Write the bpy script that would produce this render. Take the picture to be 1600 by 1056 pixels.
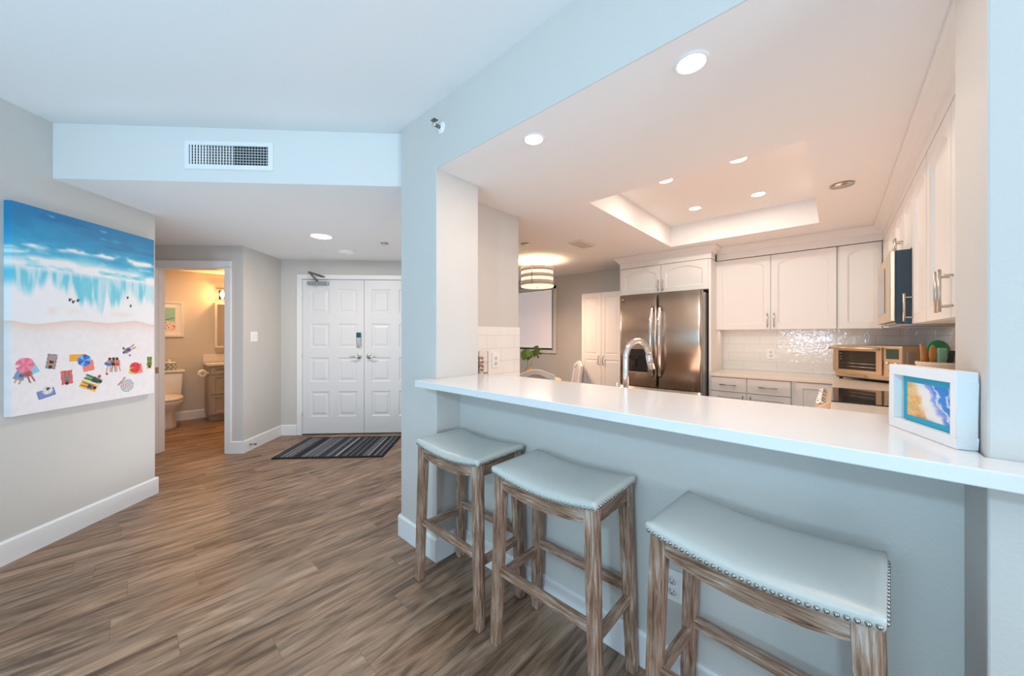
import bpy, math, random
import numpy as np
from mathutils import Vector, Matrix

for o in list(bpy.data.objects):
    bpy.data.objects.remove(o, do_unlink=True)
S = bpy.context.scene
C = S.collection
R = math.radians
rnd = random.Random(7)

# ---------------------------------------------------------------- frames
# world axes: x runs along the breakfast bar, y runs across it into the kitchen.
# the entry hall is turned against the kitchen by HANG.
aB, aH = R(47.4), R(3.2)
YAW = R(90 - 47.4)
HANG = YAW + aH
HRx, HRy = math.cos(HANG), math.sin(HANG)
HDx, HDy = -math.sin(HANG), math.cos(HANG)
def hk(x, d, z=0.0):
    return (x * HRx + d * HDx, x * HRy + d * HDy, z)
T_DOOR = HANG                # faces the living room, hall axis
T_HALL = HANG + R(90)        # faces right across the hall
T_RIGHT = R(-90)             # kitchen right run, faces left
T_BATH = R(90)               # bathroom back wall

# ---------------------------------------------------------------- camera
cam = bpy.data.cameras.new('camera')
cam.sensor_width = 36.0
cam.lens = 550.0 / 1600.0 * 36.0
cam.shift_y = -4.0 / 1600.0
cam.clip_start = 0.05
co = bpy.data.objects.new('camera', cam); C.objects.link(co)
co.location = (0, 0, 1.32)
co.rotation_euler = (R(90), 0, YAW)
S.camera = co

# ---------------------------------------------------------------- world, view
S.view_settings.view_transform = 'Standard'
S.view_settings.look = 'None'
S.view_settings.gamma = 1.0
S.view_settings.use_curve_mapping = False
S.view_settings.exposure = 0.0
W = bpy.data.worlds.new('world'); S.world = W
W.use_nodes = True
bg = W.node_tree.nodes['Background']
bg.inputs[0].default_value = (0.50, 0.64, 0.76, 1)
bg.inputs[1].default_value = 1.2

def area(name, loc, rot, sx, sy, power, col, parent=None, shape='RECTANGLE', spread=180):
    l = bpy.data.lights.new(name, 'AREA'); l.shape = shape; l.size = sx
    if shape in ('RECTANGLE', 'ELLIPSE'): l.size_y = sy
    l.energy = power; l.color = col; l.spread = R(spread)
    o = bpy.data.objects.new(name, l); C.objects.link(o)
    o.location = loc; o.rotation_euler = rot
    if parent: o.parent = parent
    return o
def point(name, loc, power, col, radius=0.03, parent=None):
    l = bpy.data.lights.new(name, 'POINT'); l.energy = power; l.color = col; l.shadow_soft_size = radius
    o = bpy.data.objects.new(name, l); C.objects.link(o); o.location = loc
    if parent: o.parent = parent
    return o
DAY = (0.47, 0.76, 1.0)
WARM = (1.0, 0.77, 0.63)
# daylight entering by the wide window behind the camera, sized to glint on the tile
area('daylight_wide', (-0.50, -2.90, 1.22), (R(90), 0, 0), 0.9, 0.5, 26, DAY)
# unseen spot added to cast the shadow under the bar top
area('added_bar_spot', (0.20, -2.25, 2.52), (R(68), 0, R(30)), 0.18, 0.18, 40, (0.50, 0.80, 1.0))
area('side_window_fill', (2.93, 0.10, 1.55), (R(108), 0, R(90)), 1.4, 1.5, 60, (0.84, 0.90, 1.0))  # fill at the added side window, placed to brighten the left wall

# added upward fill above the living room floor, brightens ceiling and upper walls
area('living_up_fill', (-0.55, -1.25, 0.35), (R(180), 0, 0), 2.8, 1.9, 52, (0.30, 0.68, 1.0))
area('foyer_up_fill', hk(-1.75, 3.15, 0.06), (R(180), 0, HANG), 1.3, 1.2, 13.5, (0.90, 0.93, 1.0))  # added upward fill for the foyer ceiling
# added upward fill behind the bar, brightens the kitchen ceiling
area('kitchen_up_fill', (-0.62, 3.15, 0.80), (R(180), 0, 0), 1.1, 1.6, 13.5, (1.0, 0.62, 0.45))

# fill added under the back wall cabinets to brighten the tile
area('under_cabinet_fill', (-0.50, 4.60, 1.374), (0, 0, 0), 0.95, 0.05, 0.8, (1.0, 0.82, 0.66))

# ---------------------------------------------------------------- materials
MT = {}
def nodes(m):
    m.use_nodes = True
    nt = m.node_tree
    return nt, nt.nodes['Principled BSDF']
def N(nt, typ, **kw):
    n = nt.nodes.new(typ)
    for k, v in kw.items():
        if hasattr(n, k) and k not in ('Scale', 'Strength', 'Distance'): setattr(n, k, v)
        else: n.inputs[k].default_value = v
    return n
def L(nt, a, b): nt.links.new(a, b)
def plain(name, col, rough=0.5, metal=0.0, bump=0.0, bscale=200.0, var=0.0, vscale=3.0, emit=None, estr=0, **kw):
    m = bpy.data.materials.new(name); MT[name] = m
    nt, b = nodes(m)
    b.inputs['Base Color'].default_value = (*col, 1)
    b.inputs['Roughness'].default_value = rough
    b.inputs['Metallic'].default_value = metal
    for k, v in kw.items(): b.inputs[k.replace('_', ' ')].default_value = v
    tc = N(nt, 'ShaderNodeTexCoord')
    if bump:
        no = N(nt, 'ShaderNodeTexNoise'); no.inputs['Scale'].default_value = bscale; no.inputs['Detail'].default_value = 3
        L(nt, tc.outputs['Object'], no.inputs['Vector'])
        bp = N(nt, 'ShaderNodeBump'); bp.inputs['Strength'].default_value = bump; bp.inputs['Distance'].default_value = 0.004
        L(nt, no.outputs['Fac'], bp.inputs['Height']); L(nt, bp.outputs['Normal'], b.inputs['Normal'])
    if var:
        n2 = N(nt, 'ShaderNodeTexNoise'); n2.inputs['Scale'].default_value = vscale; n2.inputs['Detail'].default_value = 4
        L(nt, tc.outputs['Object'], n2.inputs['Vector'])
        mx = N(nt, 'ShaderNodeMix', data_type='RGBA'); mx.inputs[6].default_value = (*[c * (1 - var) for c in col], 1)
        mx.inputs[7].default_value = (*[min(1, c * (1 + var)) for c in col], 1)
        L(nt, n2.outputs['Fac'], mx.inputs[0]); L(nt, mx.outputs[2], b.inputs['Base Color'])
    if emit:
        b.inputs['Emission Color'].default_value = (*emit, 1); b.inputs['Emission Strength'].default_value = estr
    return m
plain('paint', (0.60, 0.575, 0.54), 0.75, bump=0.25, bscale=110)
plain('paint_white', (0.72, 0.71, 0.69), 0.8, bump=0.12, bscale=110)
plain('ceiling_paint', (0.84, 0.83, 0.82), 0.85, bump=0.12, bscale=90)
plain('trim_white', (0.82, 0.82, 0.82), 0.4)
plain('door_white', (0.72, 0.73, 0.75), 0.38)
plain('cabinet_white', (0.80, 0.775, 0.745), 0.38)
plain('plastic_white', (0.90, 0.90, 0.89), 0.4)
plain('quartz', (0.75, 0.735, 0.72), 0.16, var=0.03, vscale=60)
plain('quartz_warm', (0.74, 0.66, 0.57), 0.25, var=0.04, vscale=70)
plain('chrome', (0.82, 0.82, 0.82), 0.12, 1.0)
plain('nickel', (0.60, 0.55, 0.49), 0.3, 1.0)
plain('dark_metal', (0.22, 0.23, 0.22), 0.4, 0.9)
plain('grey_metal', (0.42, 0.44, 0.43), 0.38, 0.8)
plain('nail_metal', (0.36, 0.37, 0.36), 0.28, 1.0)
plain('black_plastic', (0.018, 0.018, 0.02), 0.35)
plain('black_gloss', (0.012, 0.014, 0.016), 0.06)
plain('microwave_reflection', (0.022, 0.058, 0.088), 0.05)  # blue of a window reflection put into the base colour
plain('glass_dark', (0.045, 0.035, 0.025), 0.08)
plain('dark_gap', (0.03, 0.028, 0.026), 0.8)
plain('void', (0.02, 0.03, 0.03), 0.9)
plain('leather', (0.56, 0.55, 0.505), 0.30, bump=0.15, bscale=420, var=0.05, vscale=5)
plain('ceramic', (0.80, 0.76, 0.70), 0.12)
plain('vanity_grey', (0.42, 0.385, 0.335), 0.45)
plain('mirror', (0.85, 0.85, 0.85), 0.03, 1.0)
plain('paper', (0.86, 0.84, 0.80), 0.9)
plain('frame_white', (0.84, 0.845, 0.85), 0.35)
plain('clear_glass', (1, 1, 1), 0.0, Transmission_Weight=1.0, IOR=1.45)
plain('lamp_glow', (1, .95, .85), 0.5, emit=(1.0, 0.86, 0.66), estr=9.0)
plain('bath_glow', (1, .9, .7), 0.5, emit=(1.0, 0.74, 0.40), estr=14.0)
plain('drum_glow', (0.95, .9, .8), 0.6, emit=(1.0, 0.80, 0.52), estr=1.1)
plain('drum_band', (0.74, 0.68, 0.65), 0.6, var=0.10, vscale=25)
plain('shade_fabric_glow', (0.82, 0.77, 0.79), 0.9, bump=0.2, bscale=300, emit=(1.0, 0.90, 0.92), estr=0.22)  # emission stands in for daylight coming through the cloth
plain('teal_frame', (0.30, 0.40, 0.41), 0.5)
plain('wood_pale', (0.72, 0.50, 0.31), 0.5, var=0.12, vscale=12)
plain('wood_spoon', (0.52, 0.24, 0.07), 0.55, var=0.2, vscale=20)
plain('chair_white', (0.78, 0.75, 0.73), 0.5)
plain('chair_cloth', (0.58, 0.54, 0.55), 0.85, bump=0.2, bscale=300)
plain('leaf_green', (0.045, 0.105, 0.008), 0.4, var=0.35, vscale=20)
plain('leaf_dark', (0.018, 0.05, 0.01), 0.45, var=0.3, vscale=20)
plain('stem_green', (0.22, 0.30, 0.08), 0.5)
plain('wicker', (0.30, 0.21, 0.10), 0.8, bump=0.6, bscale=120, var=0.3, vscale=60)
plain('crock', (0.70, 0.58, 0.46), 0.4)
plain('mint', (0.30, 0.62, 0.46), 0.5)
plain('green', (0.01, 0.24, 0.09), 0.4)
plain('bamboo', (0.62, 0.44, 0.26), 0.55, var=0.1, vscale=30)
plain('shell_pink', (0.72, 0.42, 0.34), 0.45, var=0.4, vscale=60)
plain('shell_grey', (0.42, 0.45, 0.45), 0.5, var=0.7, vscale=90)
plain('art_glass_side', (0.50, 0.58, 0.60), 0.2)
plain('lcd', (0.06, 0.10, 0.07), 0.25)
plain('vent_tan', (0.62, 0.54, 0.45), 0.6)
plain('door_gap', (0.10, 0.10, 0.11), 0.8)
plain('lock_dark', (0.015, 0.10, 0.13), 0.2, 0.3)
plain('sky_glass', (0.5, 0.6, 0.65), 0.05, 0.0)

def steel(name, col, rough, along='X'):
    m = bpy.data.materials.new(name); MT[name] = m
    nt, b = nodes(m)
    b.inputs['Base Color'].default_value = (*col, 1); b.inputs['Metallic'].default_value = 1; b.inputs['Roughness'].default_value = rough
    tc = N(nt, 'ShaderNodeTexCoord'); mp = N(nt, 'ShaderNodeMapping')
    mp.inputs['Scale'].default_value = (3, 3, 400) if along == 'X' else (400, 400, 3)
    no = N(nt, 'ShaderNodeTexNoise'); no.inputs['Scale'].default_value = 2.0
    bp = N(nt, 'ShaderNodeBump'); bp.inputs['Strength'].default_value = 0.06; bp.inputs['Distance'].default_value = 0.002
    L(nt, tc.outputs['Object'], mp.inputs[0]); L(nt, mp.outputs[0], no.inputs['Vector'])
    L(nt, no.outputs['Fac'], bp.inputs['Height']); L(nt, bp.outputs[0], b.inputs['Normal'])
steel('stainless', (0.56, 0.52, 0.48), 0.27)
steel('oven_steel', (0.72, 0.56, 0.40), 0.34)

def painted(name, rough=0.55):
    m = bpy.data.materials.new(name); MT[name] = m
    nt, b = nodes(m)
    a = N(nt, 'ShaderNodeVertexColor'); a.layer_name = 'Col'
    L(nt, a.outputs['Color'], b.inputs['Base Color']); b.inputs['Roughness'].default_value = rough
painted('art_print'); painted('rug_weave', 0.95)

def floor_mat():
    m = bpy.data.materials.new('plank_floor'); MT['plank_floor'] = m
    nt, b = nodes(m)
    tc = N(nt, 'ShaderNodeTexCoord'); sep = N(nt, 'ShaderNodeSeparateXYZ'); L(nt, tc.outputs['Object'], sep.inputs[0])
    def M(op, a, bb=None):
        n = N(nt, 'ShaderNodeMath', operation=op)
        for i, v in enumerate((a, bb)):
            if v is None: continue
            if isinstance(v, (int, float)): n.inputs[i].default_value = v
            else: L(nt, v, n.inputs[i])
        return n.outputs[0]
    PW, PL = 0.165, 1.22
    xr = M('DIVIDE', sep.outputs[0], PW); row = M('FLOOR', xr); fx = M('SUBTRACT', xr, row)
    wn = N(nt, 'ShaderNodeTexWhiteNoise', noise_dimensions='1D'); L(nt, row, wn.inputs['W'])
    yr = M('ADD', M('DIVIDE', sep.outputs[1], PL), wn.outputs['Value']); col = M('FLOOR', yr); fy = M('SUBTRACT', yr, col)
    cb = N(nt, 'ShaderNodeCombineXYZ'); L(nt, row, cb.inputs[0]); L(nt, col, cb.inputs[1])
    w2 = N(nt, 'ShaderNodeTexWhiteNoise', noise_dimensions='2D'); L(nt, cb.outputs[0], w2.inputs['Vector'])
    # grain coordinates, shifted per plank
    g = N(nt, 'ShaderNodeCombineXYZ')
    L(nt, M('ADD', M('MULTIPLY', sep.outputs[0], 9.5), M('MULTIPLY', w2.outputs['Value'], 37.0)), g.inputs[0])
    L(nt, M('ADD', M('MULTIPLY', sep.outputs[1], 1.2), M('MULTIPLY', w2.outputs['Value'], 19.0)), g.inputs[1])
    n1 = N(nt, 'ShaderNodeTexNoise'); n1.inputs['Scale'].default_value = 1.7; n1.inputs['Detail'].default_value = 5; n1.inputs['Distortion'].default_value = 1.5
    n1.inputs['Roughness'].default_value = 0.58
    L(nt, g.outputs[0], n1.inputs['Vector'])
    g2 = N(nt, 'ShaderNodeVectorMath', operation='MULTIPLY'); g2.inputs[1].default_value = (9, 2.2, 1); L(nt, g.outputs[0], g2.inputs[0])
    n2 = N(nt, 'ShaderNodeTexNoise'); n2.inputs['Scale'].default_value = 2.0; n2.inputs['Detail'].default_value = 3; L(nt, g2.outputs[0], n2.inputs['Vector'])
    v = M('ADD', M('MULTIPLY', n1.outputs['Fac'], 0.80), M('MULTIPLY', n2.outputs['Fac'], 0.20))
    v = M('ADD', v, M('MULTIPLY', M('SUBTRACT', w2.outputs['Value'], 0.5), 0.09))
    cr = N(nt, 'ShaderNodeValToRGB'); L(nt, v, cr.inputs[0])
    e = cr.color_ramp.elements
    e[0].position = 0.335; e[0].color = (0.068, 0.040, 0.024, 1)
    e[1].position = 0.69; e[1].color = (0.47, 0.325, 0.235, 1)
    for p, c in ((0.41, (0.145, 0.090, 0.057, 1)), (0.50, (0.245, 0.158, 0.104, 1)), (0.60, (0.345, 0.235, 0.165, 1))):
        q = e.new(p); q.color = c
    # seams
    def edge(f, w): return M('LESS_THAN', M('MINIMUM', f, M('SUBTRACT', 1.0, f)), w)
    seam = M('MAXIMUM', edge(fx, 0.006), edge(fy, 0.0011))
    mx = N(nt, 'ShaderNodeMix', data_type='RGBA'); L(nt, M('MULTIPLY', seam, 0.42), mx.inputs[0]); L(nt, cr.outputs[0], mx.inputs[6]); mx.inputs[7].default_value = (0.05, 0.032, 0.02, 1)
    n5 = N(nt, 'ShaderNodeTexNoise'); n5.inputs['Scale'].default_value = 0.9; n5.inputs['Detail'].default_value = 3; L(nt, g.outputs[0], n5.inputs['Vector'])
    hs = N(nt, 'ShaderNodeMix', data_type='RGBA', blend_type='MULTIPLY'); hs.inputs[0].default_value = 1.0
    tr_ = N(nt, 'ShaderNodeValToRGB'); L(nt, n5.outputs['Color'], tr_.inputs[0])
    tr_.color_ramp.elements[0].position = 0.35; tr_.color_ramp.elements[0].color = (1.0, 0.90, 0.80, 1)
    tr_.color_ramp.elements[1].position = 0.65; tr_.color_ramp.elements[1].color = (0.97, 1.0, 1.03, 1)
    L(nt, mx.outputs[2], hs.inputs[6]); L(nt, tr_.outputs[0], hs.inputs[7])
    L(nt, hs.outputs[2], b.inputs['Base Color'])
    b.inputs['Roughness'].default_value = 0.42
    bp = N(nt, 'ShaderNodeBump'); bp.inputs['Strength'].default_value = 0.12; bp.inputs['Distance'].default_value = 0.002
    L(nt, M('SUBTRACT', v, M('MULTIPLY', seam, 0.6)), bp.inputs['Height']); L(nt, bp.outputs[0], b.inputs['Normal'])
floor_mat()

def limed(name, sc):
    m = bpy.data.materials.new(name); MT[name] = m
    nt, b = nodes(m)
    tc = N(nt, 'ShaderNodeTexCoord'); mp = N(nt, 'ShaderNodeMapping'); mp.inputs['Scale'].default_value = sc
    L(nt, tc.outputs['Object'], mp.inputs[0])
    n1 = N(nt, 'ShaderNodeTexNoise'); n1.inputs['Scale'].default_value = 1.0; n1.inputs['Detail'].default_value = 6; n1.inputs['Roughness'].default_value = 0.62; n1.inputs['Distortion'].default_value = 0.6
    L(nt, mp.outputs[0], n1.inputs['Vector'])
    n3 = N(nt, 'ShaderNodeTexNoise'); n3.inputs['Scale'].default_value = 9.0; n3.inputs['Detail'].default_value = 2; L(nt, tc.outputs['Object'], n3.inputs['Vector'])
    ad = N(nt, 'ShaderNodeMath', operation='MULTIPLY_ADD'); ad.inputs[1].default_value = 0.35
    L(nt, n3.outputs['Fac'], ad.inputs[0]); L(nt, n1.outputs['Fac'], ad.inputs[2])
    cr = N(nt, 'ShaderNodeValToRGB'); L(nt, ad.outputs[0], cr.inputs[0])
    e = cr.color_ramp.elements
    e[0].position = 0.49; e[0].color = (0.120, 0.054, 0.028, 1)
    e[1].position = 0.88; e[1].color = (0.56, 0.465, 0.41, 1)
    q = e.new(0.62); q.color = (0.26, 0.145, 0.088, 1)
    q = e.new(0.74); q.color = (0.38, 0.25, 0.18, 1)
    L(nt, cr.outputs[0], b.inputs['Base Color']); b.inputs['Roughness'].default_value = 0.6
    bp = N(nt, 'ShaderNodeBump'); bp.inputs['Strength'].default_value = 0.35; bp.inputs['Distance'].default_value = 0.002
    L(nt, n1.outputs['Fac'], bp.inputs['Height']); L(nt, bp.outputs[0], b.inputs['Normal'])
limed('limed_z', (120, 120, 9)); limed('limed_x', (9, 120, 120)); limed('limed_y', (120, 9, 120))

def tile_mat(name, ax):
    # 4 x 12 inch glossy wavy wall tile, running bond; ax = horizontal axis of the wall
    m = bpy.data.materials.new(name); MT[name] = m
    nt, b = nodes(m)
    tc = N(nt, 'ShaderNodeTexCoord'); sep = N(nt, 'ShaderNodeSeparateXYZ'); L(nt, tc.outputs['Object'], sep.inputs[0])
    cb = N(nt, 'ShaderNodeCombineXYZ'); L(nt, sep.outputs[ax], cb.inputs[0]); L(nt, sep.outputs[2], cb.inputs[1])
    mp = N(nt, 'ShaderNodeMapping'); mp.inputs['Location'].default_value = (0.02, -0.925, 0); L(nt, cb.outputs[0], mp.inputs[0])
    br = N(nt, 'ShaderNodeTexBrick'); br.inputs['Scale'].default_value = 1.0
    br.inputs['Brick Width'].default_value = 0.305; br.inputs['Row Height'].default_value = 0.0985
    br.inputs['Mortar Size'].default_value = 0.0016; br.inputs['Mortar Smooth'].default_value = 0.1
    br.inputs['Color1'].default_value = (0.87, 0.85, 0.825, 1); br.inputs['Color2'].default_value = (0.85, 0.83, 0.80, 1)
    br.inputs['Mortar'].default_value = (0.70, 0.67, 0.63, 1)
    L(nt, mp.outputs[0], br.inputs['Vector']); L(nt, br.outputs['Color'], b.inputs['Base Color'])
    b.inputs['Roughness'].default_value = 0.035
    no = N(nt, 'ShaderNodeTexNoise'); no.inputs['Scale'].default_value = 22; no.inputs['Detail'].default_value = 1.5; no.inputs['Distortion'].default_value = 1.2
    L(nt, tc.outputs['Object'], no.inputs['Vector'])
    b1 = N(nt, 'ShaderNodeBump'); b1.inputs['Strength'].default_value = 0.22; b1.inputs['Distance'].default_value = 0.010; L(nt, no.outputs['Fac'], b1.inputs['Height'])
    b2 = N(nt, 'ShaderNodeBump'); b2.inputs['Strength'].default_value = 0.6; b2.inputs['Distance'].default_value = 0.002; b2.invert = True
    L(nt, br.outputs['Fac'], b2.inputs['Height']); L(nt, b1.outputs[0], b2.inputs['Normal']); L(nt, b2.outputs[0], b.inputs['Normal'])
tile_mat('tile_back', 0); tile_mat('tile_side', 1)

# ---------------------------------------------------------------- mesh helpers
class MB:
    def __init__(s): s.v = []; s.f = []; s.sm = []; s.mi = []
    def add(s, vs, fs, smooth=False, mi=0):
        b = len(s.v); s.v += [tuple(p) for p in vs]
        for f in fs: s.f.append(tuple(b + i for i in f)); s.sm.append(smooth); s.mi.append(mi)
        return s
    def box(s, x0, x1, y0, y1, z0, z1, mi=0):
        return s.add([(x0,y0,z0),(x1,y0,z0),(x1,y1,z0),(x0,y1,z0),(x0,y0,z1),(x1,y0,z1),(x1,y1,z1),(x0,y1,z1)],
                     [(0,3,2,1),(4,5,6,7),(0,1,5,4),(1,2,6,5),(2,3,7,6),(3,0,4,7)], mi=mi)
    def hexa(s, p, mi=0):
        return s.add(p, [(0,3,2,1),(4,5,6,7),(0,1,5,4),(1,2,6,5),(2,3,7,6),(3,0,4,7)], mi=mi)
    def prism(s, poly, z0, z1, mi=0):
        n = len(poly)
        return s.add([(x,y,z0) for x,y in poly] + [(x,y,z1) for x,y in poly],
                     [tuple(range(n))[::-1], tuple(range(n, 2*n))] + [(i,(i+1)%n,n+(i+1)%n,n+i) for i in range(n)], mi=mi)
    def extrude_x(s, prof, x0, x1, mi=0):   # profile in (y,z)
        n = len(prof)
        return s.add([(x0,y,z) for y,z in prof] + [(x1,y,z) for y,z in prof],
                     [tuple(range(n))[::-1], tuple(range(n, 2*n))] + [(i,(i+1)%n,n+(i+1)%n,n+i) for i in range(n)], mi=mi)
    def lathe(s, prof, c=(0,0,0), seg=32, axis='Z', smooth=True, mi=0, cap=True):
        vs = []; fs = []; n = len(prof)
        for k in range(seg):
            a = 2*math.pi*k/seg; ca, sa = math.cos(a), math.sin(a)
            for r, h in prof:
                p = (r*ca, r*sa, h) if axis == 'Z' else ((h, r*ca, r*sa) if axis == 'X' else (r*sa, h, r*ca))
                vs.append((p[0]+c[0], p[1]+c[1], p[2]+c[2]))
        for k in range(seg):
            k2 = (k+1) % seg
            for i in range(n-1): fs.append((k*n+i, k2*n+i, k2*n+i+1, k*n+i+1))
        s.add(vs, fs, smooth, mi)
        if prof[0] == prof[-1]: cap = False
        if cap and prof[0][0] > 1e-6: s.add([vs[k*n] for k in range(seg)], [tuple(range(seg))[::-1]], False, mi)
        if cap and prof[-1][0] > 1e-6: s.add([vs[k*n+n-1] for k in range(seg)], [tuple(range(seg))], False, mi)
        return s
    def cyl(s, a, b, r, seg=16, r2=None, mi=0): return s.tube([a, b], [r, r if r2 is None else r2], seg, mi)
    def tube(s, pts, r, seg=12, mi=0, flat=1.0, up=None):
        pts = [Vector(p) for p in pts]; n = len(pts)
        rs = r if isinstance(r, (list, tuple)) else [r]*n
        vs = []; prev = None
        for i in range(n):
            d = (pts[min(i+1,n-1)] - pts[max(i-1,0)]).normalized()
            if prev is None:
                h = Vector(up) if up else (Vector((0,0,1)) if abs(d.z) < 0.9 else Vector((1,0,0)))
                a = d.cross(h).normalized()
            else: a = (prev - d*prev.dot(d)).normalized()
            prev = a; b = d.cross(a).normalized()
            for k in range(seg):
                t = 2*math.pi*k/seg
                vs.append(pts[i] + a*math.cos(t)*rs[i] + b*math.sin(t)*rs[i]*flat)
        fs = [(i*seg+k, i*seg+(k+1)%seg, (i+1)*seg+(k+1)%seg, (i+1)*seg+k) for i in range(n-1) for k in range(seg)]
        s.add(vs, fs, True, mi)
        s.add(vs[:seg], [tuple(range(seg))[::-1]], False, mi); s.add(vs[-seg:], [tuple(range(seg))], False, mi)
        return s
    def ell(s, c, rx, ry, rz, nu=12, nv=8, rot=None, mi=0):
        vs = []; fs = []
        for i in range(nv+1):
            ph = math.pi*i/nv
            for k in range(nu):
                t = 2*math.pi*k/nu
                p = Vector((rx*math.sin(ph)*math.cos(t), ry*math.sin(ph)*math.sin(t), rz*math.cos(ph)))
                if rot: p = rot @ p
                vs.append((p.x+c[0], p.y+c[1], p.z+c[2]))
        for i in range(nv):
            for k in range(nu): fs.append((i*nu+k, (i+1)*nu+k, (i+1)*nu+(k+1)%nu, i*nu+(k+1)%nu))
        return s.add(vs, fs, True, mi)
    def build(s, name, mat, parent=None, loc=(0,0,0), rz=0.0, bevel=0.0, seg=2, fix=True, rot=None):
        me = bpy.data.meshes.new(name)
        me.from_pydata(s.v, [], s.f)
        mats = mat if isinstance(mat, (list, tuple)) else [mat]
        for q in mats: me.materials.append(MT[q])
        for p, sm, mi in zip(me.polygons, s.sm, s.mi): p.use_smooth = sm; p.material_index = mi
        if fix:
            import bmesh
            bm = bmesh.new(); bm.from_mesh(me)
            bmesh.ops.remove_doubles(bm, verts=bm.verts, dist=1e-6)
            bmesh.ops.recalc_face_normals(bm, faces=bm.faces); bm.to_mesh(me); bm.free()
        o = bpy.data.objects.new(name, me); C.objects.link(o)
        o.location = loc; o.rotation_euler = rot if rot else (0, 0, rz)
        if parent: o.parent = parent
        if bevel:
            b = o.modifiers.new('bevel', 'BEVEL'); b.width = bevel; b.segments = seg; b.limit_method = 'ANGLE'; b.angle_limit = R(35)
        return o
def tag(o, label, cat, group=None):
    o['label'] = label; o['category'] = cat
    if group: o['group'] = group
    return o
def thing(name, label, cat, loc=(0,0,0), rz=0.0, group=None):
    o = bpy.data.objects.new(name, None); C.objects.link(o); o.empty_display_size = 0.1
    o.location = loc; o.rotation_euler = (0, 0, rz)
    return tag(o, label, cat, group)
def struct(o, label=None):
    o['kind'] = 'structure'
    if label: o['label'] = label
    return o
def sbox(name, x0, x1, y0, y1, z0, z1, mat, bevel=0.0):
    return struct(MB().box(x0, x1, y0, y1, z0, z1).build(name, mat, bevel=bevel))
def hbox(name, x0, x1, d0, d1, z0, z1, mat, bevel=0.0):
    return struct(MB().box(0, x1-x0, 0, d1-d0, z0, z1).build(name, mat, loc=hk(x0, d0), rz=HANG, bevel=bevel))
def dup(src, loc, rz, label, parts=None):
    r = src.copy(); C.objects.link(r); r.location = loc; r.rotation_euler = (0, 0, rz); r['label'] = label
    for ch in src.children:
        c = ch.copy(); C.objects.link(c); c.parent = r
        for g in ch.children:
            d = g.copy(); C.objects.link(d); d.parent = c
    return r

def lin(c):
    c = np.asarray(c, float) / 255.0
    return np.where(c <= 0.04045, c/12.92, ((c+0.055)/1.055)**2.4)
_vn = {}
def vnoise(x, y, seed=0):
    if seed not in _vn: _vn[seed] = np.random.RandomState(seed).rand(256, 256)
    g = _vn[seed]
    xi = np.floor(x).astype(int); yi = np.floor(y).astype(int)
    fx = x - xi; fy = y - yi; fx = fx*fx*(3-2*fx); fy = fy*fy*(3-2*fy)
    a = g[xi % 256, yi % 256]; b = g[(xi+1) % 256, yi % 256]; c = g[xi % 256, (yi+1) % 256]; d = g[(xi+1) % 256, (yi+1) % 256]
    return (a*(1-fx)+b*fx)*(1-fy) + (c*(1-fx)+d*fx)*fy
def fbm(x, y, seed=0, n=4):
    v = 0; a = 0.5; t = 0
    for i in range(n): v = v + a*vnoise(x*2**i, y*2**i, seed+i); t += a; a *= 0.5
    return v/t
def sstep(a, b, x):
    t = np.clip((x-a)/(b-a), 0, 1); return t*t*(3-2*t)
def art_mesh(name, w, h, depth, nx, ny, fn, mat, parent=None, loc=(0,0,0), rz=0.0):
    """flat printed panel, front faces local -y, origin at lower left of the back plane"""
    s, t = np.meshgrid((np.arange(nx))/(nx-1), (np.arange(ny))/(ny-1))
    col = fn(s.ravel(), t.ravel())
    X = s.ravel()*w; Z = (1-t.ravel())*h
    v = [(X[i], -depth, Z[i]) for i in range(nx*ny)]
    f = [(j*nx+i, (j+1)*nx+i, (j+1)*nx+i+1, j*nx+i+1) for j in range(ny-1) for i in range(nx-1)]
    # wrapped sides and back
    ring = [i for i in range(nx)] + [j*nx+nx-1 for j in range(1, ny)] + [(ny-1)*nx+i for i in range(nx-2, -1, -1)] + [j*nx for j in range(ny-2, 0, -1)]
    b0 = len(v); extra = []
    for r in ring: v.append((v[r][0], 0.0, v[r][2])); extra.append(col[r])
    n = len(ring)
    for k in range(n): f.append((ring[k], ring[(k+1) % n], b0+(k+1) % n, b0+k))
    f.append(tuple(b0+k for k in range(n)))
    me = bpy.data.meshes.new(name); me.from_pydata(v, [], f); me.materials.append(MT[mat])
    allc = np.vstack([col, np.array(extra)])
    ca = me.color_attributes.new('Col', 'FLOAT_COLOR', 'POINT')
    ca.data.foreach_set('color', np.hstack([allc, np.ones((len(allc), 1))]).astype(np.float32).ravel())
    o = bpy.data.objects.new(name, me); C.objects.link(o); o.location = loc; o.rotation_euler = (0, 0, rz)
    if parent: o.parent = parent
    return o

# ================================================================ SETTING
HZ, KZ, FZ, BT = 2.68, 2.298, 2.325, 0.137    # ceiling heights, baseboard height
struct(MB().box(-8.2, 3.3, -3.3, 5.2, -0.12, 0).build('floor', 'plank_floor'), 'brown wood-look plank floor')

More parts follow.
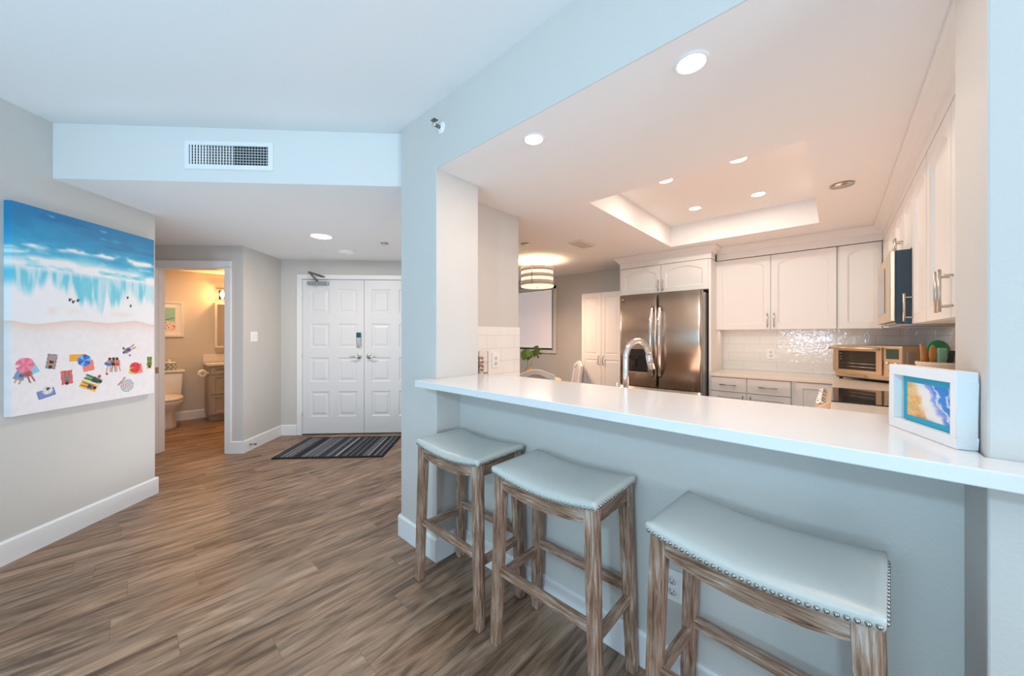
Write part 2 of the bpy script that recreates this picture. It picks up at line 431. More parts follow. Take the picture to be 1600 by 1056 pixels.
# ceilings
struct(MB().prism([hk(-2.95,2.43)[:2], hk(-0.5,2.43)[:2], (-2.05,1.25), (3.1,1.25), (3.1,-3.1), (-1.1,-3.1)][::-1], HZ, HZ+0.06).build('ceiling', 'ceiling_paint'), 'high living room ceiling')
struct(MB().prism([hk(*p)[:2] for p in [(-6.6,2.419),(-0.5,2.419),(-0.5,5.0),(-2.7,5.0),(-2.7,7.2),(-6.6,7.2)]], FZ, FZ+0.05).build('ceiling_foyer', 'ceiling_paint'), 'lower foyer ceiling')
TX0, TX1, TY0, TY1, TZ = -1.34, -0.105, 2.293, 4.05, 2.518
kc = MB()
for poly in ([(-6.0,4.95),(-1.9,1.25),(-1.9,1.222),(TX0,1.222),(TX0,4.95)], [(TX1,1.222),(3.1,1.222),(3.1,4.95),(TX1,4.95)],
             [(TX0,1.222),(TX1,1.222),(TX1,TY0),(TX0,TY0)], [(TX0,TY1),(TX1,TY1),(TX1,4.95),(TX0,4.95)]):
    kc.prism(poly[::-1] if poly[0][0] < -5 else poly, KZ, KZ+0.05)
struct(kc.build('ceiling_kitchen', 'ceiling_paint'), 'kitchen ceiling')
tr = MB()
tr.box(TX0-0.05, TX0, TY0-0.05, TY1+0.05, KZ+0.05, TZ+0.05).box(TX1, TX1+0.05, TY0-0.05, TY1+0.05, KZ+0.05, TZ+0.05)
tr.box(TX0, TX1, TY0-0.05, TY0, KZ+0.05, TZ+0.05).box(TX0, TX1, TY1, TY1+0.05, KZ+0.05, TZ+0.05).box(TX0, TX1, TY0, TY1, TZ, TZ+0.05)
struct(tr.build('ceiling_tray', 'ceiling_paint'), 'recessed kitchen ceiling tray')

# bar wall: header, pier, knee wall, right pier
struct(MB().box(-1.721, 0.234, 1.218, 1.222, KZ, HZ+0.03).box(-1.721, 0.234, 1.222, 1.34, KZ+0.05, HZ+0.03).build('wall_header', 'paint'))
hw = lambda d, off: (hk(-0.60+off, d)[0], hk(-0.60+off, d)[1])
struct(MB().prism([(-2.115,1.218),(-1.721,1.218),(-1.721,1.545),(-1.93,1.545),(-1.93,2.18),(-2.93,2.18),hw(5.0,0.12),hw(5.0,0)], 0, HZ+0.03).build('wall_pier_left', 'paint', bevel=0.004), 'wall pier between foyer and kitchen')
struct(MB().prism([(0.234,1.218),(3.1,1.218),(3.1,1.49),(0.234,1.49)], 0, HZ+0.03).build('wall_pier_right', 'paint', bevel=0.004), 'wall pier at right of the bar')
sbox('wall_knee', -1.721, 0.234, 1.395, 1.545, 0, 1.028, 'paint')
# kitchen
sbox('wall_back', -6.1, 0.80, 4.83, 4.95, 0, 2.6, 'paint')
sbox('wall_right', 0.655, 0.78, 1.48, 4.85, 0, 2.6, 'paint')
sbox('wall_backsplash_back', -1.0, 0.655, 4.822, 4.83, 0.92, 1.40, 'tile_back')
sbox('wall_backsplash_right', 0.647, 0.655, 1.49, 4.822, 0.92, 1.40, 'tile_side')
sbox('wall_backsplash_left', -1.93, -1.922, 1.70, 2.186, 0.90, 1.386, 'tile_side')
# hall
hbox('wall_left', -2.93, -2.81, -1.75, 3.10, 0, HZ+0.03, 'paint', 0.003)
hbox('wall_corridor', -5.0, -2.93, 2.98, 3.10, 0, 2.5, 'paint')
hbox('wall_corridor_end', -5.1, -5.0, 2.98, 4.2, 0, 2.5, 'paint')
struct(MB().box(0, 2.43, 0, 0.004, FZ, HZ+0.03).box(0, 2.43, 0.004, 0.115, FZ+0.05, HZ+0.03).build('wall_soffit', 'paint_white', loc=hk(-2.93, 2.415), rz=HANG))
bw = MB()
X0 = -5.4
bw.box(X0, -3.752, 0, 0.13, 0, 2.42).box(-2.975, -2.79, 0, 0.13, 0, 2.42).box(-3.752, -2.975, 0, 0.13, 2.082, 2.42)
struct(bw.build('wall_bathroom', 'paint', loc=hk(0, 4.11), rz=HANG), 'wall around bathroom doorway')
hbox('wall_hall_side', -2.92, -2.79, 4.24, 5.8, 0, 2.42, 'paint')
dw = MB()
dw.box(-2.79, -2.535, 0, 0.13, 0, 2.42).box(-0.90, -0.50, 0, 0.13, 0, 2.42).box(-2.535, -0.90, 0, 0.13, 2.082, 2.42)
struct(dw.build('wall_entry', 'paint', loc=hk(0, 4.82), rz=HANG), 'wall around the entry doors')
# bathroom
sbox('wall_bath_back', -7.61, -7.49, -1.0, 2.05, 0, 2.42, 'paint')
sbox('wall_bath_side', -7.49, -5.85, 1.90, 2.0, 0, 2.42, 'paint')
sbox('wall_bath_end', -7.49, -6.45, -0.95, -0.85, 0, 2.42, 'paint')
# living room behind the camera
wl = MB().box(-1.2, -0.85, -3.1, -3.0, 0, HZ+0.03).box(2.35, 3.1, -3.1, -3.0, 0, HZ+0.03).box(-0.85, 2.35, -3.1, -3.0, 2.36, HZ+0.03).box(-0.85, 2.35, -3.1, -3.0, 0, 0.95)
struct(wl.build('wall_window', 'paint_white'), 'window wall of the living room')
wr = MB().box(3.0, 3.1, -3.0, -0.75, 0, HZ+0.03).box(3.0, 3.1, 0.95, 1.218, 0, HZ+0.03).box(3.0, 3.1, -0.75, 0.95, 0, 0.6).box(3.0, 3.1, -0.75, 0.95, 2.4, HZ+0.03)
struct(wr.build('wall_living_right', 'paint_white'))
wf = MB()
for x in (-0.85, 0.20, 1.25, 2.29): wf.box(x, x+0.06, -3.08, -3.0, 0.95, 2.36)
wf.box(-0.79, 2.29, -3.08, -3.0, 2.30, 2.36).box(-0.79, 2.29, -3.08, -3.0, 0.95, 1.01)
struct(wf.build('window_1', 'trim_white', bevel=0.003), 'wide living room window frame')
wf = MB()
for y in (-0.75, 0.07, 0.89): wf.box(3.02, 3.08, y, y+0.06, 0.6, 2.4)
wf.box(3.02, 3.08, -0.69, 0.89, 0.6, 0.66).box(3.02, 3.08, -0.69, 0.89, 2.34, 2.4)
struct(wf.build('added_window_2', 'trim_white', bevel=0.003), 'added side window frame')  # unseen window, set where its light reaches the left wall

# baseboards (profile with eased top)
def base_run(name, p, q, side=1, t=0.015):
    """baseboard from p to q, its body lies to the left (side=1) or the right of the direction"""
    px, py = p; qx, qy = q; l = math.hypot(qx-px, qy-py); a = math.atan2(qy-py, qx-px)
    prof = [(0,0),(t,0),(t,BT-0.012),(t*0.45,BT),(0,BT)]
    if side < 0: prof = [(-y, z) for y, z in prof]
    return struct(MB().extrude_x(prof, 0, l).build(name, 'trim_white', loc=(px, py, 0), rz=a))
H2 = lambda x, d: hk(x, d)[:2]
base_run('baseboard_left', H2(-2.81,-1.7), H2(-2.81,3.115), -1)
base_run('baseboard_left_end', H2(-2.94,3.10), H2(-2.81,3.10), 1)
base_run('baseboard_corridor', H2(-5.0,3.10), H2(-2.95,3.10), 1)
base_run('baseboard_bathroom_wall', H2(-2.912,4.11), H2(-2.775,4.11), -1)
base_run('baseboard_bathroom_wall_left', H2(-5.0,4.11), H2(-3.82,4.11), -1)
base_run('baseboard_hall_side', H2(-2.79,4.11), H2(-2.79,4.82), -1)
base_run('baseboard_entry', H2(-2.775,4.82), H2(-2.585,4.82), -1)
base_run('baseboard_entry_right', H2(-0.85,4.82), H2(-0.615,4.82), -1)
base_run('baseboard_pier_left', (-2.13,1.218), (-1.706,1.218), -1)
base_run('baseboard_pier_hall', H2(-0.60,2.36), H2(-0.60,4.80), 1)
base_run('baseboard_pier_return', (-1.721,1.218), (-1.721,1.38), -1)
base_run('baseboard_knee', (-1.706,1.395), (0.219,1.395), -1)
base_run('baseboard_pier_right_return', (0.234,1.38), (0.234,1.218), -1)
base_run('baseboard_pier_right', (0.219,1.218), (3.0,1.218), -1)
base_run('baseboard_bath_back', (-7.49,-0.84), (-7.49,1.89), -1)
base_run('baseboard_kitchen_back', (-5.2,4.83), (-2.6,4.83), -1)

# ================================================================ ENTRY DOORS
def paneled(mb, w, h, t, panels, profile, y0=0.0, mi=0):
    """slab with face at y=y0 (facing -y), thickness t to +y; panels [(x0,x1,z0,z1)], profile [(inset, depth)...]"""
    xs = sorted({0, w, *[p[0] for p in panels], *[p[1] for p in panels]})
    zs = sorted({0, h, *[p[2] for p in panels], *[p[3] for p in panels]})
    ins = lambda cx, cz: next((p for p in panels if p[0] < cx < p[1] and p[2] < cz < p[3]), None)
    for i in range(len(xs)-1):
        for j in range(len(zs)-1):
            if not ins((xs[i]+xs[i+1])/2, (zs[j]+zs[j+1])/2):
                mb.add([(xs[i],y0,zs[j]),(xs[i+1],y0,zs[j]),(xs[i+1],y0,zs[j+1]),(xs[i],y0,zs[j+1])], [(0,1,2,3)], mi=mi)
    for (a, b, c, d) in panels:
        rings = [[(a+k,y0+e,c+k),(b-k,y0+e,c+k),(b-k,y0+e,d-k),(a+k,y0+e,d-k)] for k, e in [(0,0)]+profile]
        vs = [p for r in rings for p in r]; fs = []
        for q in range(len(rings)-1):
            for k in range(4): fs.append((q*4+k, q*4+(k+1)%4, q*4+4+(k+1)%4, q*4+4+k))
        e = (len(rings)-1)*4; fs.append((e, e+1, e+2, e+3))
        mb.add(vs, fs, mi=mi)
    mb.add([(0,y0,0),(w,y0,0),(w,y0,h),(0,y0,h),(0,y0+t,0),(w,y0+t,0),(w,y0+t,h),(0,y0+t,h)],
           [(0,4,5,1),(1,5,6,2),(2,6,7,3),(3,7,4,0),(4,7,6,5)], mi=mi)
    return mb
RAISED = [(0.012, 0.009), (0.030, 0.010), (0.052, 0.002)]
zrows = [(0.225,0.560),(0.688,1.012),(1.142,1.466),(1.603,1.928)]
LW = 0.797
pan = [(x0, x1, z0, z1) for x0, x1 in ((0.095,0.345),(0.455,0.705)) for z0, z1 in zrows]
DD = 4.832
for nm, x0, lab in (('door_1', -2.518, 'left white paneled entry door with keypad lock and closer'), ('door_2', -1.716, 'right white paneled entry door')):
    d = struct(paneled(MB(), LW, 2.052, 0.044, pan, RAISED).build(nm, 'door_white', loc=hk(x0, DD, 0.012), rz=T_DOOR, fix=False), lab)
    sx = -1.783 - x0 if nm == 'door_1' else -1.655 - x0
    dr = -1 if nm == 'door_1' else 1
    hd = MB().lathe([(0.036,0),(0.036,-0.008),(0.028,-0.016),(0.014,-0.018),(0.014,-0.05),(0.0,-0.052)], (sx,0,1.026), 24, 'Y')
    hd.tube([(sx,-0.045,1.026),(sx+dr*0.03,-0.05,1.026),(sx+dr*0.11,-0.048,1.022)], [0.010,0.009,0.007], 12)
    hd.build('door_handle', 'chrome', d)
    if nm == 'door_1':
        kb = MB().box(sx-0.034, sx+0.034, -0.024, 0, 1.15, 1.35).build('deadbolt_keypad', 'chrome', d, bevel=0.012, seg=3)
        MB().box(sx-0.031, sx+0.031, -0.028, -0.023, 1.278, 1.346).build('keypad_cover', 'lock_dark', kb, bevel=0.008)
        MB().lathe([(0.014,-0.024),(0.014,-0.030),(0,-0.030)], (sx,0,1.185), 16, 'Y').box(sx-0.006, sx+0.006, -0.046, -0.028, 1.170, 1.200).build('thumb_turn', 'chrome', kb)
        cl = MB().box(0.082, 0.345, -0.055, 0, 1.978, 2.020)
        cl.lathe([(0.021,-0.06),(0.021,-0.065),(0,-0.065)], (0.20,0,1.985), 18, 'Y')
        cb = cl.build('door_closer', 'grey_metal', d, bevel=0.006)
        MB().box(0.190,0.215,-0.045,-0.02,2.020,2.032).hexa([(0.195,-0.05,2.03),(0.212,-0.05,2.03),(0.212,-0.025,2.03),(0.195,-0.025,2.03),(0.165,-0.20,2.115),(0.182,-0.20,2.115),(0.182,-0.18,2.13),(0.165,-0.18,2.13)]).hexa([(0.165,-0.2,2.105),(0.178,-0.2,2.118),(0.178,-0.18,2.13),(0.165,-0.18,2.118),(0.262,-0.032,2.078),(0.275,-0.032,2.090),(0.275,-0.02,2.10),(0.262,-0.02,2.088)]).build('closer_arm', 'dark_metal', cb)
        MB().box(0.255,0.30,-0.032,-0.014,2.076,2.096).build('arm_bracket', 'dark_metal', cb)
        for z in (0.29, 1.065, 1.85):
            MB().cyl((-0.006,-0.012,z-0.05), (-0.006,-0.012,z+0.05), 0.007, 10).build('hinge', 'trim_white', d)
# casing and jambs
tm = MB()
tm.box(-2.583, -2.526, -0.016, 0, 0, 2.078).box(-0.905, -0.848, -0.016, 0, 0, 2.078).box(-2.583, -0.848, -0.016, 0, 2.070, 2.128)
tm.box(-2.535, -2.5215, 0, 0.13, 0, 2.072).box(-0.9135, -0.90, 0, 0.13, 0, 2.072).box(-2.5215, -0.9135, 0, 0.13, 2.068, 2.082)
struct(tm.build('trim_1', 'trim_white', loc=hk(0, 4.82), rz=HANG, bevel=0.003), 'white casing around entry doors')
hbox('trim_threshold', -2.52, -0.915, 4.826, 4.95, 0.0, 0.010, 'dark_gap')
tm = MB()
tm.box(-3.815, -3.745, -0.016, 0, 0, 2.089).box(-2.982, -2.912, -0.016, 0, 0, 2.089).box(-3.815, -2.912, -0.016, 0, 2.075, 2.150)
tm.box(-3.752, -3.738, 0, 0.13, 0, 2.082).box(-2.989, -2.975, 0, 0.13, 0, 2.082).box(-3.738, -2.989, 0, 0.13, 2.068, 2.082)
tm.box(-3.738, -3.727, 0.05, 0.085, 0, 2.068)
tb = struct(tm.build('trim_2', 'trim_white', loc=hk(0, 4.11), rz=HANG, bevel=0.003), 'white casing around bathroom doorway')
MB().box(-3.7375, -3.733, 0.012, 0.048, 0.90, 0.965).build('strike_plate', 'nickel', tb)

# ================================================================ HALL THINGS
# ---- doormat
def mat_fn(s, t):
    c = np.zeros((len(s), 3)); n = 150
    r = np.random.RandomState(3); lanes = r.rand(400)
    w = np.cumsum(r.choice([0.004, 0.006, 0.009, 0.013], 200)); 
    idx = np.searchsorted(w, s); v = lanes[idx % 400]
    navy = np.array([16, 19, 28.]); grey = np.array([142, 144, 148.]); mid = np.array([58, 62, 70.]); lav = np.array([40, 46, 64.])
    for k, colr in enumerate((navy, mid, grey, lav, navy)): 
        m = (v*5).astype(int) == k; c[m] = colr
    c += (fbm(s*180, t*60, 5, 2)[:, None]-0.5)*40
    e = (s < 0.028) | (s > 0.972) | (t < 0.045) | (t > 0.955); c[e] = (18, 21, 30)
    return lin(np.clip(c, 0, 255))
rug = art_mesh('doormat', 1.165, 0.775, 0.010, 420, 80, mat_fn, 'rug_weave', None, hk(-2.352, 3.885, 0.0), 0)
rug.rotation_euler = (R(-90), 0, HANG)
for vtx in rug.data.vertices:          # lay the panel flat: x right, z -> depth
    x, y, z = vtx.co; vtx.co = (x, y, z)
rug.rotation_euler = (0, 0, HANG)
for vtx in rug.data.vertices:
    x, y, z = vtx.co; vtx.co = (x, z, 0.001 - y)
rug.data.flip_normals()
tag(rug, 'striped navy and grey doormat with dark border before the entry doors', 'doormat')

# ---- beach canvas on left wall
def canvas_fn(s, t):
    W_, H_ = 0.858, 1.25
    n = fbm(s*7, t*14, 11, 4); n2 = fbm(s*3.2+5, t*30, 21, 3); n3 = fbm(s*14, t*5, 31, 4); n4 = fbm(s*40, t*40, 41, 3)
    A = lambda *c: np.array(c, float)
    c = np.zeros((len(s), 3))
    deep, mid, turq, pale = A(26,124,172), A(44,158,200), A(110,205,222), A(196,230,236)
    foam, sand, peach = A(238,234,236), A(234,228,229), A(226,190,172)
    k = sstep(0.02, 0.20, t + (n-0.5)*0.14); c = deep*(1-k)[:,None] + mid*k[:,None]
    dk = sstep(0.56, 0.75, n2)*(t < 0.2); c = c*(1-0.35*dk)[:,None] + A(12,92,148)*(0.35*dk)[:,None]
    k = sstep(0.17, 0.30, t + (n-0.5)*0.12); c = c*(1-k)[:,None] + turq*k[:,None]
    # wave crests
    def crest(t0, th, amp, f, seed, lo=0.35):
        y = t0 + amp*(fbm(s*f+seed, s*0+seed, seed, 3)-0.5)*2
        m = np.exp(-((t-y)/th)**2) * sstep(lo, lo+0.35, fbm(s*9+seed, t*26, seed+3, 3))
        return np.clip(m*1.25, 0, 1)
    for args, col in (((0.185,0.016,0.035,3.0,51,0.30), foam), ((0.030,0.007,0.008,3,55,0.62), pale), ((0.215,0.010,0.02,4,58,0.45), pale),
                      ((0.285,0.040,0.03,3.0,61,0.15), foam), ((0.262,0.02,0.02,4,66,0.3), foam), ((0.07,0.01,0.01,3,77,0.6), mid)):
        m = crest(*args); c = c*(1-m)[:,None] + col*m[:,None]
    # curtain of falling water: turquoise drips over foam
    body = sstep(0.285, 0.32, t + (n-0.5)*0.03)
    drip_len = 0.39 + 0.085*(fbm(s*22, s*0+3, 71, 3)-0.35)*2 - 0.03*np.sin(s*9)
    drip = body*(1-sstep(drip_len-0.05, drip_len+0.02, t))
    tex = 0.35 + 0.65*sstep(0.38, 0.62, fbm(s*30, t*5, 81, 3))
    aq = A(120,205,222)*(1-0.5*n3)[:,None] + A(46,170,204)*(0.5*n3)[:,None]
    fb = foam*(1-0.16*n)[:,None] + A(196,226,234)*(0.16*n)[:,None]
    c = c*(1-body)[:,None] + fb*body[:,None]
    d = (drip*tex*0.95)[:,None]; c = c*(1-d) + aq*d
    # swash edge and sand
    edge = 0.548 + 0.016*np.sin(s*9.5+0.4)*np.sin(s*4.1+1.2) + 0.012*(fbm(s*8, s*0, 91, 3)-0.5)
    k = sstep(0, 0.004, t-edge); wet = np.exp(-np.clip(t-edge, 0, 1)/0.028)*k
    c = c*(1-k)[:,None] + (sand + (n4-0.5)[:,None]*9)*k[:,None]
    c = c*(1-0.85*wet)[:,None] + peach*(0.85*wet)[:,None]
    pk = np.exp(-((t-0.50)/0.02)**2)*sstep(0.5, 0.7, n)*0.6; c = c*(1-pk)[:,None] + A(236,214,204)*pk[:,None]
    x = s*W_; y = t*H_
    def dab(m, col): c[m] = col
    def disc(s0, t0, r, cols, n=8, rot=0.2, rim=None):
        dx = x-s0*W_; dy = y-t0*H_; rr = np.hypot(dx, dy); a = np.arctan2(dy, dx)+rot
        m = rr < r; sect = (np.floor((a+math.pi)/(2*math.pi)*n)).astype(int)
        for q in range(n): dab(m & (sect == q), cols[q % len(cols)])
        if rim: dab((rr < r*1.0) & (rr > r*0.86), rim)
    def rect(s0, t0, w, h, ang, col, brd=None):
        dx = x-s0*W_; dy = y-t0*H_; u = dx*math.cos(ang)+dy*math.sin(ang); v = -dx*math.sin(ang)+dy*math.cos(ang)
        m = (abs(u) < w/2) & (abs(v) < h/2); dab(m, col)
        if brd: dab(m & ((abs(u) > w/2-0.006) | (abs(v) > h/2-0.006)), brd)
    def person(s0, t0, ang, skin, suit, hair, l=0.085):
        dx = x-s0*W_; dy = y-t0*H_; u = dx*math.cos(ang)+dy*math.sin(ang); v = -dx*math.sin(ang)+dy*math.cos(ang)
        dab((abs(u) < 0.011) & (abs(v+0.012*l/0.085) < l*0.22), skin)
        for q in (-1, 1):
            dab((abs(u-q*0.007-q*np.clip(v, 0, 1)*0.10) < 0.0042) & (v > 0.0) & (v < l*0.55), skin)
            dab((abs(u-q*0.015) < 0.003) & (v > -l*0.30) & (v < l*0.08), skin)
        dab((abs(u) < 0.011) & (v > -l*0.14) & (v < l*0.10), suit)
        dab(np.hypot(u, v+l*0.42) < 0.0105, hair)
    SK = (196,140,112); SK2 = (150,100,80); HR_ = (48,36,32)
    rect(0.052, 0.80, 0.05, 0.085, 0.4, (96,150,200)); rect(0.105, 0.775, 0.045, 0.09, -0.45, (140,196,222))
    person(0.050, 0.815, 0.45, SK, (40,110,170), HR_); person(0.09, 0.815, -0.4, SK2, (190,70,80), HR_)
    disc(0.069, 0.764, 0.043, [(238,140,160),(228,110,140)], 10, 0.3)
    rect(0.217, 0.755, 0.050, 0.092, 0.16, (150,152,156), (120,122,128)); person(0.216, 0.757, math.pi+0.16, SK, (40,44,56), HR_, 0.075)
    rect(0.187, 0.912, 0.088, 0.050, -0.25, (120,140,190), (96,116,170)); disc(0.193, 0.897, 0.026, [(228,220,220),(214,204,206)], 8); dab(np.hypot(x-0.196*W_, y-0.890*H_) < 0.009, (70,50,60))
    rect(0.31, 0.842, 0.062, 0.088, -0.08, (222,104,108), (206,84,92)); person(0.31, 0.845, math.pi, SK2, (36,150,160), HR_, 0.085)
    rect(0.382, 0.742, 0.10, 0.045, 0.0, (236,168,52)); rect(0.452, 0.79, 0.068, 0.075, -0.12, (236,128,116))
    disc(0.425, 0.760, 0.040, [(60,120,205),(120,176,232),(44,96,180)], 9, 0.1)
    person(0.605, 0.793, 0.1, SK, (60,120,190), HR_, 0.10); person(0.640, 0.793, 0.0, SK2, (30,30,36), HR_, 0.10); person(0.673, 0.795, -0.12, SK, (210,60,80), HR_, 0.10); disc(0.583, 0.785, 0.012, [(60,110,180)], 4); disc(0.588, 0.845, 0.009, [(180,50,60)], 4)
    rect(0.49, 0.868, 0.038, 0.105, -1.08, (120,190,120)); person(0.492, 0.868, 2.06, (70,70,72), (60,60,64), HR_, 0.11); disc(0.532, 0.855, 0.011, [(190,60,80)], 4)
    rect(0.455, 0.902, 0.048, 0.110, -1.08, (238,184,60)); person(0.458, 0.902, 2.06, SK2, (40,60,110), HR_, 0.09)
    person(0.767, 0.710, 1.05+1.57*2, SK2, (56,72,140), (60,84,140), 0.10); disc(0.72, 0.702, 0.009, [(40,80,110)], 4); disc(0.776, 0.745, 0.008, [(110,110,130)], 4)
    rect(0.845, 0.832, 0.07, 0.075, -0.15, (236,130,128)); rect(0.80, 0.835, 0.05, 0.07, 0.3, (206,206,110)); disc(0.821, 0.823, 0.041, [(226,64,74),(214,50,62)], 8)
    rect(0.955, 0.80, 0.042, 0.095, 0.06, (226,190,70)); rect(0.955, 0.775, 0.040, 0.035, 0.06, (110,150,60)); person(0.955, 0.80, math.pi, (90,110,60), (90,120,60), HR_, 0.08)
    dx = x-0.752*W_; dy = y-0.928*H_; rr = np.hypot(dx, dy)
    rect(0.706, 0.898, 0.010, 0.075, 0.75, (204,84,84))
    for r, col in ((0.046,(24,126,130)), (0.041,(226,214,214)), (0.033,(80,170,170)), (0.026,(232,216,216)), (0.019,(220,120,130)), (0.012,(230,210,212)), (0.005,(190,70,90))): dab(rr < r, col)
    for q in ((0.329,0.437),(0.351,0.447),(0.381,0.437),(0.754,0.395),(0.78,0.443)):
        dab((abs(x-q[0]*W_) < 0.006) & (abs(y-q[1]*H_) < 0.010), (28,40,56)); dab((abs(x-q[0]*W_-0.008) < 0.004) & (abs(y-q[1]*H_+0.006) < 0.004), (28,40,56))
    return lin(np.clip(c, 0, 255))
cv = art_mesh('canvas_painting', 0.858, 1.25, 0.040, 230, 330, canvas_fn, 'art_print', None, hk(-2.809, 2.187, 0.850), T_HALL)
tag(cv, 'large unframed beach canvas with turquoise surf and tiny sunbathers on left wall', 'painting')

# ---- supply grille on soffit
g = thing('air_vent', 'white louvered air supply grille on the soffit above the foyer', 'vent', hk(-2.005, 2.415, 2.405), T_DOOR)
w, h = 0.561, 0.190; fr = 0.032
fm = MB()
prof = [(0,0),(w,0),(w,h),(0,h)]; inn = [(fr,fr),(w-fr,fr),(w-fr,h-fr),(fr,h-fr)]
vs = [(x,-0.001,z) for x,z in prof] + [(x,-0.008,z) for x,z in [(0.004,0.004),(w-0.004,0.004),(w-0.004,h-0.004),(0.004,h-0.004)]] + [(x,-0.010,z) for x,z in inn] + [(x,-0.001,z) for x,z in inn]
fm.add(vs, [(q*4+k, q*4+(k+1)%4, q*4+4+(k+1)%4, q*4+4+k) for q in range(3) for k in range(4)])
for x in (0.10, w-0.10):
    for z in (0.016, h-0.016): fm.lathe([(0.004,-0.010),(0.003,-0.012),(0,-0.012)], (x,0,z), 8, 'Y')
fm.build('frame', 'trim_white', g, fix=False)
MB().box(fr, w-fr, -0.0018, -0.0008, fr, h-fr).build('duct_opening', 'void', g)
lv = MB()
nb = 27
for i in range(nb):
    x = fr+0.008 + (w-2*fr-0.016)*i/(nb-1); ang = R(62) if i < 6 else (R(28) if i < 15 else R(-36))
    dx, dy = math.sin(ang)*0.0085, math.cos(ang)*0.0085
    ex, ey = math.cos(ang)*0.0007, -math.sin(ang)*0.0007
    for zz in ((fr, h-fr),):
        c_ = [(x-ex+0, -0.0095-ey), (x+ex, -0.0095+ey), (x+ex+dx, -0.0095+ey+dy*0.85), (x-ex+dx, -0.0095-ey+dy*0.85)]
        lv.prism(c_, zz[0], zz[1])
for k in range(1, 7):
    z = fr + (h-2*fr)*k/7; lv.box(fr, w-fr, -0.005, -0.0028, z-0.0013, z+0.0013)
lv.build('louver_blades', 'trim_white', g)

# ---- wall plates
def rocker_plate(name, label, loc, rz, w=0.115, n=2):
    t = thing(name, label, 'switch', loc, rz)
    MB().box(-w/2, w/2, -0.006, 0, -0.058, 0.058).build('cover_plate', 'plastic_white', t, bevel=0.003)
    for k in range(n):
        cx = (k-(n-1)/2)*0.046
        MB().hexa([(cx-0.016,-0.0065,-0.033),(cx+0.016,-0.0065,-0.033),(cx+0.016,-0.004,-0.033),(cx-0.016,-0.004,-0.033),(cx-0.016,-0.0105,0.033),(cx+0.016,-0.0105,0.033),(cx+0.016,-0.004,0.033),(cx-0.016,-0.004,0.033)]).build('rocker', 'trim_white', t, bevel=0.001)
    return t
rocker_plate('light_switch', 'white double rocker light switch on the hall wall beside bathroom doorway', hk(-2.79, 4.29, 1.305), T_HALL)
def outlet(label, loc, rz):
    t = thing('wall_outlet', label, 'outlet', loc, rz)
    MB().box(-0.036, 0.036, -0.006, 0, -0.058, 0.058).build('cover_plate', 'plastic_white', t, bevel=0.003)
    for z in (-0.02, 0.02):
        p = MB().lathe([(0.0165,-0.004),(0.0165,-0.008),(0,-0.008)], (0,0,z), 20, 'Y').build('receptacle', 'trim_white', t)
        MB().box(-0.0075,-0.0055,-0.0086,-0.0078,z-0.001,z+0.008).box(0.0055,0.0075,-0.0086,-0.0078,z-0.001,z+0.007).lathe([(0.0025,-0.0078),(0.0025,-0.0086),(0,-0.0086)], (0,0,z-0.008), 8, 'Y').build('slots', 'black_plastic', p)
    return t
outlet('white outlet low on the bar wall behind the nearest stool', (-0.455, 1.395, 0.375), 0)
outlet('pale outlet on back tile between drawers and wall cabinet', (-0.53, 4.822, 1.118), 0)
outlet('white outlet on left tiled wall beside the seashell vase', (-1.922, 1.90, 1.13), R(90))
# ---- door stop
ds = thing('door_stop', 'small black spring door stop on the hall baseboard', 'door stop', hk(-2.774, 4.20, 0.072), T_HALL)
MB().lathe([(0.011,0),(0.011,-0.006),(0.006,-0.008),(0.006,-0.055)], seg=12, axis='Y').build('spring', 'dark_metal', ds)
MB().lathe([(0.009,-0.055),(0.009,-0.068),(0,-0.070)], seg=12, axis='Y').build('bumper', 'black_plastic', ds)

# ---- ceiling fixtures
def downlight(label, loc, r_out, r_in, power, group, col=WARM, glow='lamp_glow'):
    t = thing('downlight', label, 'ceiling light', loc, 0, group)
    MB().lathe([(r_in,-0.004),(r_in+0.004,-0.007),(r_out-0.004,-0.005),(r_out,0.0)], seg=40, cap=False).build('trim_ring', 'trim_white', t, fix=True)
    MB().lathe([(0,-0.0035),(r_in*0.6,-0.0035),(r_in+0.001,-0.004)], seg=40).build('lens', glow, t)
    area('lamp', (0,0,-0.012), (0,0,0), r_in*1.7, 0, power, col, t, 'DISK', 180)
    return t
KG = 'recessed lights over the bar'; TG = 'recessed lights in the ceiling tray'
downlight('recessed ceiling light over the bar, nearest and largest', (-0.381, 1.365, KZ), 0.060, 0.046, 4.9, KG)
downlight('recessed ceiling light over the bar, beside the left pier', (-1.106, 1.363, KZ), 0.056, 0.044, 4.9, KG)
for lab, x, y in (('recessed tray light on the near right, half hidden by tray edge', -0.487, 2.80), ('recessed tray light on the near left, half hidden by tray edge', -0.965, 2.80),
                  ('recessed tray light on the far left of the ceiling tray', -0.974, 3.603), ('recessed tray light on the far right of the ceiling tray', -0.482, 3.605)):
    downlight(lab, (x, y, TZ), 0.062, 0.048, 3.6, TG, (1.0, 0.88, 0.75))
downlight('large recessed ceiling light in the foyer', hk(-1.73, 3.67, FZ), 0.118, 0.095, 19.5, None, (1.0, 0.80, 0.63))
t = thing('smoke_detector', 'white dome smoke detector on foyer ceiling beyond the recessed light', 'smoke detector', hk(-1.728, 4.291, FZ))
MB().lathe([(0.105,0),(0.105,-0.010),(0.09,-0.024),(0.05,-0.034),(0,-0.036)], seg=36).build('housing', 'plastic_white', t)
MB().lathe([(0.006,-0.033),(0.006,-0.0385),(0,-0.0385)], (-0.03,-0.02,0), 10).build('indicator', 'black_plastic', t)
